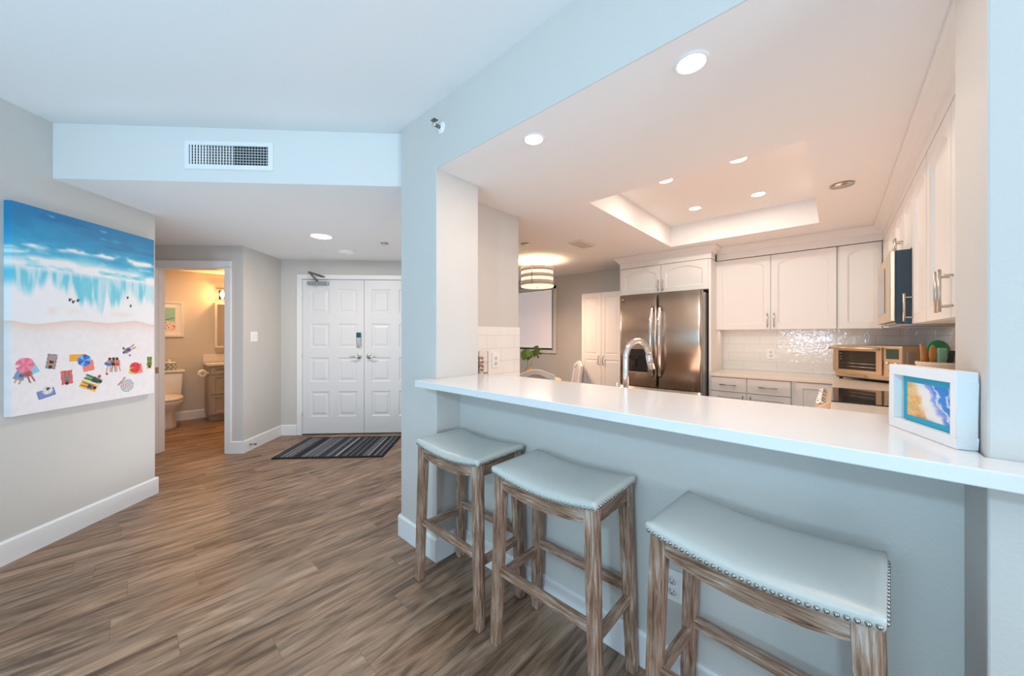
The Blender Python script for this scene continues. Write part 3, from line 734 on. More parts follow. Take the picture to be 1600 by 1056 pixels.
def sprinkler(name, label, loc, rot, r=0.034):
    t = thing(name, label, 'fire sprinkler', loc); t.rotation_euler = rot
    MB().lathe([(r,0),(r*0.95,-0.006),(r*0.5,-0.012),(0.012,-0.014)], seg=24).build('escutcheon', 'trim_white', t)
    b = MB().cyl((0,0,-0.012), (0,0,-0.030), 0.010, 12)
    for q in (-1, 1): b.tube([(q*0.009,0,-0.026),(q*0.013,0,-0.036),(q*0.004,0,-0.048)], 0.003, 8)
    b.cyl((0,0,-0.045),(0,0,-0.052),0.006,10)
    b.build('sprinkler_body', 'dark_metal', t)
    MB().lathe([(0.0,-0.052),(0.016,-0.053),(0.016,-0.056),(0,-0.056)], seg=16).build('deflector', 'chrome', t)
    return t
s1 = sprinkler('wall_sprinkler', 'sidewall fire sprinkler with white escutcheon high on left pier', (-1.671, 1.218, 2.514), (R(-90), 0, 0), 0.036)
MB().box(-0.018,0.018,-0.024,-0.021,-0.064,-0.036).build('hood_plate', 'dark_metal', s1)
for lab, loc, r in (('small pale sprinkler cover plate on the foyer ceiling beside the pier', hk(-1.172, 3.91, FZ), 0.042), ('flat tan sprinkler cover plate on kitchen ceiling right of the tray', (0.03, 3.125, KZ), 0.060), ('flat sprinkler cover plate on nook ceiling next to left wall edge', (-2.44, 2.86, KZ), 0.048)):
    t = thing('sprinkler_cover', lab, 'sprinkler cover', loc)
    MB().lathe([(r*0.85,0),(r*0.85,-0.006)], seg=30).build('collar', 'dark_metal', t)
    MB().lathe([(0,-0.010),(r,-0.009),(r,-0.006),(0,-0.006)], seg=30).build('cover_disc', 'nickel', t)
t = thing('ceiling_vent', 'small square louvered vent on the nook ceiling', 'vent', (-2.0, 3.28, KZ))
MB().add([(-0.09,-0.16,-0.002),(0.09,-0.16,-0.002),(0.09,0.16,-0.002),(-0.09,0.16,-0.002),(-0.07,-0.14,-0.012),(0.07,-0.14,-0.012),(0.07,0.14,-0.012),(-0.07,0.14,-0.012),(-0.07,-0.14,-0.002),(0.07,-0.14,-0.002),(0.07,0.14,-0.002),(-0.07,0.14,-0.002)],
         [(q*4+k, q*4+(k+1)%4, q*4+4+(k+1)%4, q*4+4+k) for q in range(2) for k in range(4)]).build('frame', 'paint_white', t, fix=False)
MB().box(-0.07,0.07,-0.14,0.14,-0.003,-0.001).build('duct_opening', 'void', t)
lv = MB()
for i in range(5):
    x = -0.052+i*0.026; lv.hexa([(x-0.007,-0.14,-0.013),(x-0.005,-0.14,-0.013),(x-0.005,0.14,-0.013),(x-0.007,0.14,-0.013),(x+0.004,-0.14,-0.006),(x+0.006,-0.14,-0.006),(x+0.006,0.14,-0.006),(x+0.004,0.14,-0.006)])
lv.build('louver_blades', 'vent_tan', t)

# ================================================================ BATHROOM
BW = -7.49
t = thing('toilet', 'white two-piece toilet with closed lid seen through the bathroom doorway', 'toilet', (BW, 0.345, 0), 0)
def rr_ring(cx, rx, ry, z, n=28, back=None):
    out = []
    for k in range(n):
        a = 2*math.pi*k/n; x = cx+rx*math.cos(a); y = ry*math.sin(a)
        if back is not None and x < back: x = back
        out.append((x, y, z))
    return out
def loft(rings, cap=True):
    m = MB(); n = len(rings[0]); vs = [p for r in rings for p in r]; fs = []
    for q in range(len(rings)-1):
        for k in range(n): fs.append((q*n+k, q*n+(k+1)%n, (q+1)*n+(k+1)%n, (q+1)*n+k))
    m.add(vs, fs, True)
    if cap: m.add(rings[0], [tuple(range(n))[::-1]]); m.add(rings[-1], [tuple(range(n))])
    return m
loft([rr_ring(0.40,0.235,0.135,0,back=0.2), rr_ring(0.40,0.225,0.125,0.04,back=0.2), rr_ring(0.39,0.20,0.11,0.18,back=0.2), rr_ring(0.41,0.23,0.135,0.26,back=0.2), rr_ring(0.46,0.27,0.185,0.34,back=0.2), rr_ring(0.47,0.28,0.195,0.40,back=0.2), rr_ring(0.47,0.27,0.185,0.41,back=0.2)]).build('bowl', 'ceramic', t)
loft([rr_ring(0.47,0.285,0.195,0.412,back=0.21), rr_ring(0.47,0.285,0.195,0.425,back=0.21), rr_ring(0.47,0.275,0.187,0.443,back=0.21)]).build('seat_lid', 'ceramic', t)
tk = MB().hexa([(0.02,-0.19,0.40),(0.21,-0.19,0.40),(0.21,0.19,0.40),(0.02,0.19,0.40),(0.02,-0.215,0.762),(0.225,-0.215,0.762),(0.225,0.215,0.762),(0.02,0.215,0.762)]).build('tank', 'ceramic', t, bevel=0.02, seg=3)
MB().box(0.012,0.238,-0.228,0.228,0.764,0.800).build('tank_lid', 'ceramic', t, bevel=0.01, seg=3)
MB().box(0.226,0.236,-0.17,-0.11,0.70,0.712).build('flush_lever', 'chrome', t, bevel=0.003)
def pattern_fn(s, t):
    c = np.ones((len(s),3))*np.array([200,200,186.])
    m = (np.sin(s*2*math.pi*9)*np.sin(t*math.pi*3.5) > -0.15); c[m] = (104,140,142)
    m = (np.abs(np.sin(s*2*math.pi*9)) < 0.25); c[m] = (206,204,190)
    return lin(c)
tj = thing('lidded_jar', 'teal patterned lidded jar on the toilet tank', 'jar', (BW+0.12, 0.345+0.06, 0.801), 0)
nn = 64; vs = []; cs = []
for j in range(12):
    for k in range(nn):
        a = 2*math.pi*k/nn; vs.append((0.082*math.cos(a), 0.082*math.sin(a), 0.105*j/11)); cs.append((k/nn, j/11))
me = bpy.data.meshes.new('jar_body'); me.from_pydata(vs, [], [(j*nn+k, j*nn+(k+1)%nn, (j+1)*nn+(k+1)%nn, (j+1)*nn+k) for j in range(11) for k in range(nn)] + [tuple(range(nn))[::-1], tuple(11*nn+k for k in range(nn))])
me.materials.append(MT['art_print']); cs = np.array(cs); cl = pattern_fn(cs[:,0], cs[:,1])
ca = me.color_attributes.new('Col','FLOAT_COLOR','POINT'); ca.data.foreach_set('color', np.hstack([cl, np.ones((len(cl),1))]).astype(np.float32).ravel())
jo = bpy.data.objects.new('jar_body', me); C.objects.link(jo); jo.parent = tj
MB().lathe([(0.084,0.105),(0.084,0.114),(0.05,0.122),(0.012,0.124),(0.018,0.135),(0.020,0.145),(0.012,0.156),(0,0.158)], seg=28).build('lid', 'ceramic', tj)
def beach_small(s, t):
    c = np.ones((len(s),3))*np.array([232,222,212.])
    n = fbm(s*6, t*10, 5, 3)
    inn = (s > 0.0)
    k = sstep(0.55, 0.63, t + (n-0.5)*0.06 - 0.05*(s-0.5)); sea = np.array([150,198,186.])*(1-0.3*n)[:,None] + np.array([120,178,176.])*(0.3*n)[:,None]
    c = sea*(1-k)[:,None] + np.array([226,214,206.])*k[:,None]
    r = np.random.RandomState(4)
    for i in range(26):
        px, py = r.rand(), 0.66+0.30*r.rand(); m = np.hypot((s-px)*0.34, (t-py)*0.42) < 0.008+0.006*r.rand()
        c[m] = [(190,70,80),(60,70,90),(220,150,80),(90,150,160),(210,120,130)][i % 5]
    m = (np.abs((t-0.50)+(s-0.75)*0.25) < 0.018) & (s > 0.55) & (s < 0.98); c[m] = (70,120,120)
    return lin(np.clip(c,0,255))
pf = thing('framed_print', 'framed beach print with white mat on bathroom wall above the toilet', 'picture', (BW, 0.12, 1.30), T_BATH)
w, h = 0.455, 0.54
fm = MB().box(0, w, -0.028, 0, 0, 0.028).box(0, w, -0.028, 0, h-0.028, h).box(0, 0.028, -0.028, 0, 0.028, h-0.028).box(w-0.028, w, -0.028, 0, 0.028, h-0.028)
fm.build('frame', 'paint_white', pf)
MB().box(0.028, w-0.028, -0.012, -0.004, 0.028, h-0.028).build('mat_board', 'paper', pf)
art_mesh('print', w-0.19, h-0.19, 0.003, 60, 80, beach_small, 'art_print', pf, (0.095, -0.012, 0.095), 0)
mc = thing('mirror_cabinet', 'white framed mirror cabinet above the bathroom vanity', 'mirror', (BW, 0.935, 1.12), T_BATH)
w, h = 0.56, 0.735
MB().box(0.0, w, -0.10, 0, 0, h).build('cabinet_box', 'paint_white', mc, bevel=0.002)
MB().box(0,w,-0.122,-0.102,0,0.03).box(0,w,-0.122,-0.102,h-0.03,h).box(0,0.03,-0.122,-0.102,0.03,h-0.03).box(w-0.03,w,-0.122,-0.102,0.03,h-0.03).build('door_frame', 'paint_white', mc, bevel=0.002)
MB().box(0.03,w-0.03,-0.112,-0.103,0.03,h-0.03).build('mirror_glass', 'mirror', mc)
va = thing('bathroom_vanity', 'grey bathroom vanity with white top and stacked drawers', 'vanity', (BW+0.004, 0.82, 0), T_BATH)
vw = 1.0
MB().box(0, vw, -0.475, 0, 0.10, 0.850).box(0.02, vw, -0.42, 0, 0, 0.10).build('carcass', 'vanity_grey', va, bevel=0.002)
for z0, z1 in ((0.115,0.405),(0.418,0.708),(0.721,0.84)):
    d = paneled(MB(), 0.34, z1-z0, 0.018, [(0.055,0.285,0.035,z1-z0-0.035)], [(0.004,0.008)]).build('drawer', 'vanity_grey', va, (0.02,-0.494,z0), fix=False)
    MB().cyl((0.11,-0.028,(z1-z0)*0.80),(0.23,-0.028,(z1-z0)*0.80),0.005,8).cyl((0.13,0.001,(z1-z0)*0.80),(0.13,-0.028,(z1-z0)*0.80),0.004,8).cyl((0.21,0.001,(z1-z0)*0.80),(0.21,-0.028,(z1-z0)*0.80),0.004,8).build('pull', 'nickel', d)
d = paneled(MB(), 0.58, 0.725, 0.018, [(0.06,0.52,0.06,0.665)], [(0.004,0.008)]).build('door', 'vanity_grey', va, (0.39,-0.494,0.115), fix=False)
MB().box(-0.02, vw, -0.505, 0, 0.852, 0.885).box(-0.02, vw, -0.02, 0, 0.885, 1.02).build('vanity_top', 'quartz', va, bevel=0.003)
tp = thing('toilet_paper_holder', 'toilet paper roll on a chrome holder at the vanity side', 'toilet paper', (-7.10, 0.82, 0.74), 0)
MB().lathe([(0.022,0.0),(0.022,-0.008),(0.008,-0.012)], (0.07,0,0.0), 16, 'Y').tube([(0.07,-0.01,0),(0.07,-0.055,0),(0.062,-0.065,0),(-0.06,-0.065,0)], 0.006, 10).build('holder_arm', 'chrome', tp)
MB().lathe([(0.02,-0.055),(0.057,-0.055),(0.057,0.047),(0.02,0.047),(0.02,-0.055)], (0,-0.065,0), 32, 'X').build('paper_roll', 'paper', tp)
vl = thing('vanity_light', 'warm lit glass vanity light above the mirror cabinet', 'wall light', (BW, 0.95, 2.075), T_BATH)
MB().box(0.0, 0.50, -0.09, -0.065, 0.0, 0.028).box(0.2, 0.32, -0.066, 0, -0.04, 0.06).build('bar', 'nickel', vl, bevel=0.003)
for x in (0.085, 0.42):
    MB().lathe([(0.044,-0.02),(0.044,-0.165),(0.046,-0.165),(0.046,-0.02),(0.044,-0.02)], (x,-0.078,0), 24).build('glass_shade', 'clear_glass', vl)
    MB().cyl((x,-0.078,0.0),(x,-0.078,-0.05),0.014,12).build('socket', 'nickel', vl)
    MB().ell((x,-0.078,-0.085), 0.026, 0.026, 0.034).build('bulb', 'bath_glow', vl)
    point('lamp', (x,-0.14,-0.10), 15, (1.0, 0.46, 0.14), 0.03, vl)

# unseen fill added below the bathroom ceiling to brighten the lower walls
area('bath_fill', (-6.55, 0.55, 2.30), (0, 0, 0), 0.3, 0.3, 13, (1.0, 0.62, 0.34))

# ================================================================ BAR
ct = struct(MB().prism([(-1.765,1.10),(0.60,1.10),(0.60,1.215),(0.231,1.215),(0.231,1.645),(-1.919,1.645),(-1.919,1.548),(-1.718,1.548),(-1.718,1.215),(-1.765,1.215)], 1.030, 1.065).build('bar_countertop', 'quartz', bevel=0.003))
del ct['kind']; tag(ct, 'long white quartz breakfast bar top over the stools', 'countertop')

def stool(loc, rz, label):
    t = thing('bar_stool', label, 'stool', loc, rz, 'saddle seat bar stools at the breakfast bar')
    w, d = 0.487, 0.312; hw_, hd_ = w/2, d/2
    zb = lambda x: 0.708 + 0.026*(x/hw_)**2
    # leather saddle cushion
    m = MB(); nx, ny = 28, 18; vs = []; fs = []
    rim = 5
    def pt(i, j):
        x = -1 + 2*i/nx; y = -1 + 2*j/ny
        bx = 1-abs(x)**5; by = 1-abs(y)**4
        top = 0.029 + 0.024*bx*by
        return (x*hw_*1.004, y*hd_*1.006, zb(x*hw_) + top)
    for j in range(ny+1):
        for i in range(nx+1): vs.append(pt(i, j))
    for j in range(ny):
        for i in range(nx): fs.append((j*(nx+1)+i, j*(nx+1)+i+1, (j+1)*(nx+1)+i+1, (j+1)*(nx+1)+i))
    ring = [i for i in range(nx+1)] + [j*(nx+1)+nx for j in range(1, ny+1)] + [ny*(nx+1)+i for i in range(nx-1, -1, -1)] + [j*(nx+1) for j in range(ny-1, 0, -1)]
    b0 = len(vs); n = len(ring); lev = [(0.022,1.012),(0.010,1.010),(0.0,1.0)]
    for hz, sc in lev:
        for r in ring: vs.append((vs[r][0]*sc, vs[r][1]*(1+(sc-1)*1.5), zb(vs[r][0]) + hz))
    seq = [ring] + [[b0+q*n+k for k in range(n)] for q in range(3)]
    for q in range(3):
        for k in range(n): fs.append((seq[q][k], seq[q+1][k], seq[q+1][(k+1)%n], seq[q][(k+1)%n]))
    fs.append(tuple(seq[3]))
    m.add(vs, fs, True).build('seat_cushion', 'leather', t)
    # nail heads
    nm = MB(); hb = lambda c: nm.ell(c, 0.0058, 0.0058, 0.0058, 8, 5)
    nF = 31; nS = 19
    for k in range(nF):
        x = -hw_+0.006 + (w-0.012)*k/(nF-1)
        for sy in (-1, 1): hb((x, sy*(hd_+0.0035), zb(x)+0.009))
    for k in range(1, nS):
        y = -hd_ + d*k/nS
        for sx in (-1, 1): hb((sx*(hw_+0.0035), y, zb(hw_)+0.009))
    nm.build('nailhead_trim', 'nail_metal', t, fix=False)
    # legs
    ls = 0.046
    for sx in (-1, 1):
        for sy in (-1, 1):
            tx, ty = sx*(hw_-ls/2-0.004), sy*(hd_-ls/2-0.004); bx, by = tx+sx*0.024, ty+sy*0.010
            q = ls/2; qb = ls/2-0.003
            lz = zb(hw_)
            p = [(bx-qb,by-qb,0),(bx+qb,by-qb,0),(bx+qb,by+qb,0),(bx-qb,by+qb,0),
                 (tx-q,ty-q,zb(tx-q)),(tx+q,ty-q,zb(tx+q)),(tx+q,ty+q,zb(tx+q)),(tx-q,ty+q,zb(tx-q))]
            MB().hexa(p).build('leg', 'limed_z', t, bevel=0.005, seg=2)
    # aprons with bead
    for sy in (-1, 1):
        y0, y1 = sorted((sy*(hd_-0.010), sy*(hd_-0.032))); m = MB(); n = 14; xa = hw_-ls-0.002
        xs = [-xa+2*xa*k/n for k in range(n+1)]
        drop = lambda x: 0.052 - 0.010*(x/xa)**2
        vs = []
        for x in xs: vs += [(x,y0,zb(x)-drop(x)),(x,y1,zb(x)-drop(x)),(x,y1,zb(x)),(x,y0,zb(x))]
        fs = [(k*4+a, k*4+(a+1)%4, k*4+4+(a+1)%4, k*4+4+a) for k in range(n) for a in range(4)] + [(0,1,2,3), (n*4+3,n*4+2,n*4+1,n*4)]
        m.add(vs, fs)
        yb0, yb1 = sorted((sy*(hd_-0.006), sy*(hd_-0.014)))
        vs = []
        for x in xs: vs += [(x,yb0,zb(x)-drop(x)-0.002),(x,yb1,zb(x)-drop(x)-0.002),(x,yb1,zb(x)-drop(x)+0.005),(x,yb0,zb(x)-drop(x)+0.005)]
        m.add(vs, fs).build('apron', 'limed_x', t)
    for sx in (-1, 1):
        x0, x1 = sorted((sx*(hw_-0.010), sx*(hw_-0.032))); ya = hd_-ls-0.002; z = zb(hw_-0.02)
        xb0, xb1 = sorted((sx*(hw_-0.006), sx*(hw_-0.014)))
        MB().box(x0, x1, -ya, ya, z-0.050, z).box(xb0, xb1, -ya, ya, z-0.052, z-0.045).build('apron', 'limed_y', t)
    # stretchers
    fx = lambda z: (hw_-ls/2-0.004) + 0.024*(1-z/0.71); fy = lambda z: (hd_-ls/2-0.004) + 0.010*(1-z/0.71)
    for sy in (-1, 1):
        z = 0.322; MB().box(-fx(z)+0.018, fx(z)-0.018, sy*fy(z)-0.013, sy*fy(z)+0.013, z-0.017, z+0.017).build('stretcher', 'limed_x', t, bevel=0.004)
    for sx in (-1, 1):
        z = 0.288; MB().box(sx*fx(z)-0.013, sx*fx(z)+0.013, -fy(z)+0.018, fy(z)-0.018, z-0.017, z+0.017).build('stretcher', 'limed_y', t, bevel=0.004)
    return t
st = stool((-1.42, 1.205, 0), 0, 'farthest grey leather bar stool, next to the wall pier')
dup(st, (-0.833, 1.205, 0), 0, 'middle grey leather bar stool of the three at the bar')
dup(st, (-0.160, 1.185, 0), R(-4.5), 'nearest grey leather bar stool, cut off by the bottom edge')

# ---- shadow box frame on the bar
sb = thing('shadow_box_frame', 'white box frame with a teal bordered shore print on the bar', 'picture frame', (0.112, 1.468, 1.0655), math.atan2(-0.218, 0.086))
w, h, dp = 0.234, 0.173, 0.036; b = 0.026; sbd = 0.018
MB().box(0,w,0,dp,0,b).box(0,w,0,dp,h-b,h).box(0,sbd,0,dp,b,h-b).box(w-sbd,w,0,dp,b,h-b).build('frame', 'frame_white', sb, bevel=0.0015)
MB().box(sbd,w-sbd,0.018,0.034,b,h-b).build('backing', 'art_glass_side', sb)
def shore(s, t):
    n = fbm(s*6, t*6, 15, 4); n2 = fbm(s*18, t*18, 25, 3)
    A = lambda *c: np.array(c, float)
    teal = A(20,160,190); u = s*0.95 - t*0.42 + 0.16 + (n-0.5)*0.30
    sandc, foam, blue, viol = A(226,178,112), A(236,232,226), A(48,130,210), A(150,160,226)
    c = np.repeat(sandc[None], len(s), 0)*(0.86+0.28*n2)[:,None]
    k = sstep(0.20, 0.36, u); c = c*(1-k)[:,None] + foam*k[:,None]
    k = sstep(0.46, 0.56, u); c = c*(1-k)[:,None] + viol*k[:,None]
    k = sstep(0.54, 0.70, u + 0.1*(n2-0.5)); c = c*(1-k)[:,None] + blue*k[:,None]
    for off, th in ((0.66,0.025),(0.84,0.02)):
        m = np.exp(-((u-off-0.04*np.sin(t*9))/th)**2)*0.9; c = c*(1-m)[:,None] + foam*m[:,None]
    rk = np.exp(-(((s-0.35)/0.2)**2+((t-0.92)/0.06)**2)); c = c*(1-0.8*rk)[:,None] + A(170,70,40)*(0.8*rk)[:,None]
    e = (s < 0.085) | (s > 0.90) | (t < 0.13) | (t > 0.885); c[e] = teal
    return lin(np.clip(c, 0, 255))
art_mesh('print', w-2*sbd-0.018, h-2*b-0.003, 0.002, 100, 80, shore, 'art_print', sb, (sbd+0.017, 0.0155, b+0.0015), 0)
MB().box(sbd+0.015, w-sbd-0.0005, 0.0155, 0.0178, b+0.001, h-b-0.001).build('mount', 'art_glass_side', sb)

# ---- shell vase
sv = thing('glass_vase', 'square clear glass vase of seashells at the far end of the bar', 'vase', (-1.772, 1.598, 1.0655))
q = 0.043; m = MB()
m.box(-q,q,-q,q,0,0.006)
for (x0,x1,y0,y1) in ((-q,q,-q,-q+0.003),(-q,q,q-0.003,q),(-q,-q+0.003,-q+0.003,q-0.003),(q-0.003,q,-q+0.003,q-0.003)): m.box(x0,x1,y0,y1,0.006,0.150)
m.build('vase_walls', 'clear_glass', sv)
sr = random.Random(5)
def shell_mesh(kind):
    m = MB(); vs = []; fs = []; nu, nv = 14, 10
    for i in range(nv+1):
        a = i/nv
        for k in range(nu):
            t_ = 2*math.pi*k/nu; r = (math.sin(math.pi*min(1, a*1.02))**0.8)*(1-0.55*a)*(1+0.10*math.cos(7*t_)) if kind else (1-a)*(0.55+0.45*abs(math.sin(a*11)))+0.02
            vs.append((0.014*r*math.cos(t_), 0.014*r*math.sin(t_), 0.030*a-0.012))
    for i in range(nv):
        for k in range(nu): fs.append((i*nu+k, i*nu+(k+1)%nu, (i+1)*nu+(k+1)%nu, (i+1)*nu+k))
    fs.append(tuple(range(nu))[::-1]); m.add(vs, fs, True); return m
base = {}
k = 0
for lay in range(4):
    for (dx, dy) in ((-0.017,-0.017),(0.018,-0.015),(-0.016,0.018),(0.017,0.017)):
        grey = (dx < 0 and lay < 2) or (lay == 2 and dx < 0 and dy > 0); nm = 'grey' if grey else 'pink'
        lab = 'grey and white seashell inside the square glass vase' if grey else 'pink seashell inside the square glass vase'
        if nm not in base:
            o = shell_mesh(0 if grey else 1).build('seashell', 'shell_grey' if grey else 'shell_pink'); base[nm] = o
        else: o = base[nm].copy(); C.objects.link(o)
        tag(o, lab, 'seashell', nm + ' seashells in the glass vase')
        o.location = (-1.772+dx*0.95, 1.598+dy*0.95, 1.0655+0.022+lay*0.0265); o.rotation_euler = (sr.uniform(0,3), sr.uniform(0,3), sr.uniform(0,6))

# ================================================================ KITCHEN CABINETS
def arch_door(mb, w, h, t, stile=0.055, arch=0.05, rec=0.009, y0=0.0):
    """cabinet door, face at y0 toward -y, arched recessed panel"""
    n = 16; x0, x1, z0, zt = stile, w-stile, stile, h-stile*0.85
    zs = zt-arch
    pts = [(x0,z0),(x1,z0),(x1,zs)]
    arc = []
    for k in range(1, n):
        u = k/n; x = x1+(x0-x1)*u; arc.append((x, zs + arch*math.sin(math.pi*u)**0.75))
    pts += arc + [(x0,zs)]
    cx = (x0+x1)/2; 
    def inset(k, e):
        out = []
        for (x, z) in pts:
            sx = (x-cx)/(x1-x0)*2; sz = 1 if z > (z0+0.001) else -1
            out.append((x - sx*k, y0+e, z - sz*k))
        return out
    rings = [inset(0,0), inset(0.004,rec*0.4), inset(0.013,rec)]
    m = len(pts); vs = [p for r in rings for p in r]; fs = []
    for q in range(2):
        for k in range(m): fs.append((q*m+k, q*m+(k+1)%m, (q+1)*m+(k+1)%m, (q+1)*m+k))
    fs.append(tuple(2*m+k for k in range(m))); mb.add(vs, fs)
    F_ = lambda *ps: mb.add([(x,y0,z) for x,z in ps], [tuple(range(len(ps)))])
    F_((0,0),(w,0),(x1,z0),(x0,z0)); F_((w,0),(w,zs),(x1,zs),(x1,z0)); F_((0,zs),(0,0),(x0,z0),(x0,zs))
    F_((w,zs),(w,h),(x1,h),(x1,zs)); F_((x0,zs),(x0,h),(0,h),(0,zs))
    seq = [(x1,zs)] + arc + [(x0,zs)]
    for a, b_ in zip(seq, seq[1:]): F_((a[0],a[1]),(a[0],h),(b_[0],h),(b_[0],b_[1]))
    mb.add([(0,y0,0),(w,y0,0),(w,y0,h),(0,y0,h),(0,y0+t,0),(w,y0+t,0),(w,y0+t,h),(0,y0+t,h)], [(0,4,5,1),(1,5,6,2),(2,6,7,3),(3,7,4,0),(4,7,6,5)])
    return mb
def bar_pull(parent, a, b, out=0.032, r=0.0055, mat='nickel', name='handle'):
    """bar handle from a to b (x,z) standing off the face"""
    A = Vector((a[0],-out,a[1])); B = Vector((b[0],-out,b[1])); d = (B-A).normalized()
    m = MB().tube([A, B], r, 10)
    for p in (A+d*0.022, B-d*0.022): m.cyl((p.x,0.001,p.z), tuple(p), r*0.75, 8)
    return m.build(name, mat, parent)
def wall_cab(name, label, loc, rz, w, z0, z1, depth, doors, group='white arched wall cabinets', arch=0.05, handles=(), rec=0.009):
    """loc: left front corner of carcass; doors [(x0,x1)]"""
    t = thing(name, label, 'cabinet', (loc[0], loc[1], z0), rz, group)
    h = z1-z0
    MB().box(0, w, 0.0, depth, 0, h).build('carcass', 'cabinet_white', t, bevel=0.0015)
    out = []
    for i, (a, b) in enumerate(doors):
        d = arch_door(MB(), b-a-0.006, h-0.004, 0.019, arch=arch, rec=rec).build('door', 'cabinet_white', t, (a+0.003, -0.020, 0.002), fix=False)
        out.append(d)
    for i, hx, hz0, hz1 in handles: bar_pull(out[i], (hx, hz0), (hx, hz1))
    return t
UZ0, UZ1 = 1.382, 2.152
F1 = 4.485
wall_cab('wall_cabinet', 'white two-door wall cabinet in the middle of the back wall', (-0.993, F1+0.02), 0, 1.001, UZ0, UZ1, 4.829-F1-0.02, [(0,0.499),(0.499,1.001)], handles=[(0,0.470,0.02,0.165),(1,0.026,0.02,0.165)])
wall_cab('wall_cabinet', 'white single-door wall cabinet in the back corner beside the microwave', (0.010, F1+0.02), 0, 0.300, UZ0, UZ1, 4.829-F1-0.02, [(0.012,0.292)])
RU = 0.305
def right_cab(label, v0, v1, z0, z1, doors, handles=(), arch=0.05):
    # local x runs toward the camera (decreasing v)
    return wall_cab('wall_cabinet', label, (RU+0.02, v1), T_RIGHT, v1-v0, z0, z1, 0.645-RU-0.02, doors, arch=arch, handles=handles, rec=0.015)
right_cab('nearest white wall cabinet on the right with a long upright handle', 1.50, 2.458, UZ0, UZ1, [(0,0.458),(0.458,0.958)], [(0,0.428,0.02,0.172),(1,0.03,0.02,0.172)])
right_cab('narrow white wall cabinet just in front of the microwave', 2.462, 2.878, UZ0, UZ1, [(0,0.416)], [(0,0.03,0.012,0.164)])
right_cab('short white cabinet above the microwave', 2.882, 3.638, 1.800, UZ1, [(0,0.378),(0.378,0.756)], [(0,0.345,0.02,0.12),(1,0.033,0.02,0.12)], arch=0.04)
right_cab('white wall cabinet on the right wall past the microwave', 3.642, 4.46, UZ0, UZ1, [(0.0,0.40),(0.40,0.818)])
# frieze and crown, mitred along a path (outward = right of travel)
CROWN = [(0.0,2.158),(0.0,2.225),(0.008,2.228),(0.012,2.238),(0.022,2.252),(0.044,2.272),(0.056,2.280),(0.056,2.297),(-0.022,2.297),(-0.022,2.158)]
def crown(name, pts):
    P_ = [Vector(p) for p in pts]; n = len(P_); m = len(CROWN); vs = []; fs = []
    nrm = lambda d: Vector((d.y, -d.x))
    for i in range(n):
        ds = []
        if i > 0: ds.append((P_[i]-P_[i-1]).normalized())
        if i < n-1: ds.append((P_[i+1]-P_[i]).normalized())
        if len(ds) == 1: mv = nrm(ds[0])
        else:
            b_ = (nrm(ds[0])+nrm(ds[1])); mv = b_ / (1 + nrm(ds[0]).dot(nrm(ds[1])))
        vs += [(P_[i].x+mv.x*o, P_[i].y+mv.y*o, z) for o, z in CROWN]
    for i in range(n-1):
        for k in range(m): fs.append((i*m+k, i*m+(k+1)%m, (i+1)*m+(k+1)%m, (i+1)*m+k))
    fs += [tuple(range(m))[::-1], tuple((n-1)*m+k for k in range(m))]
    return struct(MB().add(vs, fs).build(name, 'cabinet_white'))
FC = 4.25
crown('trim_3', [(-0.988, F1), (RU, F1), (RU, 1.50)])
crown('trim_4', [(-2.032, 4.82), (-2.032, FC), (-0.988, FC), (-0.988, F1-0.06)])
# fridge enclosure
fc = thing('fridge_cabinet', 'white fridge surround with two arched doors above the refrigerator', 'cabinet', (-2.03, FC, 0), 0)
MB().box(0, 0.022, 0, 0.578, 0, 2.152).box(1.018, 1.040, 0, 0.578, 0, 2.152).build('side_panels', 'cabinet_white', fc, bevel=0.0015)
MB().box(0.022, 1.018, 0.0, 0.578, 1.825, 2.152).build('carcass', 'cabinet_white', fc)
for a, b, hx in ((0.024,0.519,0.470),(0.521,1.016,0.025)):
    d = arch_door(MB(), b-a-0.003, 0.322, 0.019, arch=0.055, stile=0.05).build('door', 'cabinet_white', fc, (a, -0.020, 1.827), fix=False)
    bar_pull(d, (hx, 0.015), (hx, 0.145))
# refrigerator
fg = thing('refrigerator', 'stainless french-door refrigerator with ice and water dispenser', 'refrigerator', (-1.937, 4.03, 0), 0)
w = 0.908
MB().box(0.004, w-0.004, 0.075, 0.76, 0.02, 1.785).build('body', 'grey_metal', fg)
def rdoor(x0, x1, z0, z1, hole=None):
    m = MB(); n = 8; r = 0.030; prof = []
    for k in range(n+1):
        a = math.pi/2*k/n; prof.append((x0+r-r*math.sin(math.pi/2-a) if False else x0+r*(1-math.cos(math.pi/2-a+math.pi/2-math.pi/2)), 0))
    pts = [(x0,0.07)]
    for k in range(n+1):
        a = math.pi/2*k/n; pts.append((x0+r*(1-math.cos(a)) if True else 0, r*(1-math.sin(a))))
    # gentle bow across the front
    front = []
    for k in range(1, 12):
        u = k/12; front.append((x0+r+(x1-x0-2*r)*u, -0.006*math.sin(math.pi*u)))
    pts += front
    for k in range(n, -1, -1):
        a = math.pi/2*k/n; pts.append((x1-r*(1-math.cos(a)), r*(1-math.sin(a))))
    pts.append((x1,0.07))
    nn_ = len(pts)
    vs = [(x,y,z0) for x,y in pts] + [(x,y,z1) for x,y in pts]
    fs = [(i,(i+1)%nn_,nn_+(i+1)%nn_,nn_+i) for i in range(nn_-1)]
    m.add(vs, fs, True); m.add(vs, [tuple(range(nn_))[::-1], tuple(range(nn_,2*nn_)), (nn_-1,0,nn_,2*nn_-1)])
    return m
dl = rdoor(0.0, 0.452, 0.735, 1.80).build('left_door', 'stainless', fg); dr_ = rdoor(0.456, w, 0.735, 1.80).build('right_door', 'stainless', fg)
fz = rdoor(0.0, w, 0.09, 0.722).build('freezer_drawer', 'stainless', fg)
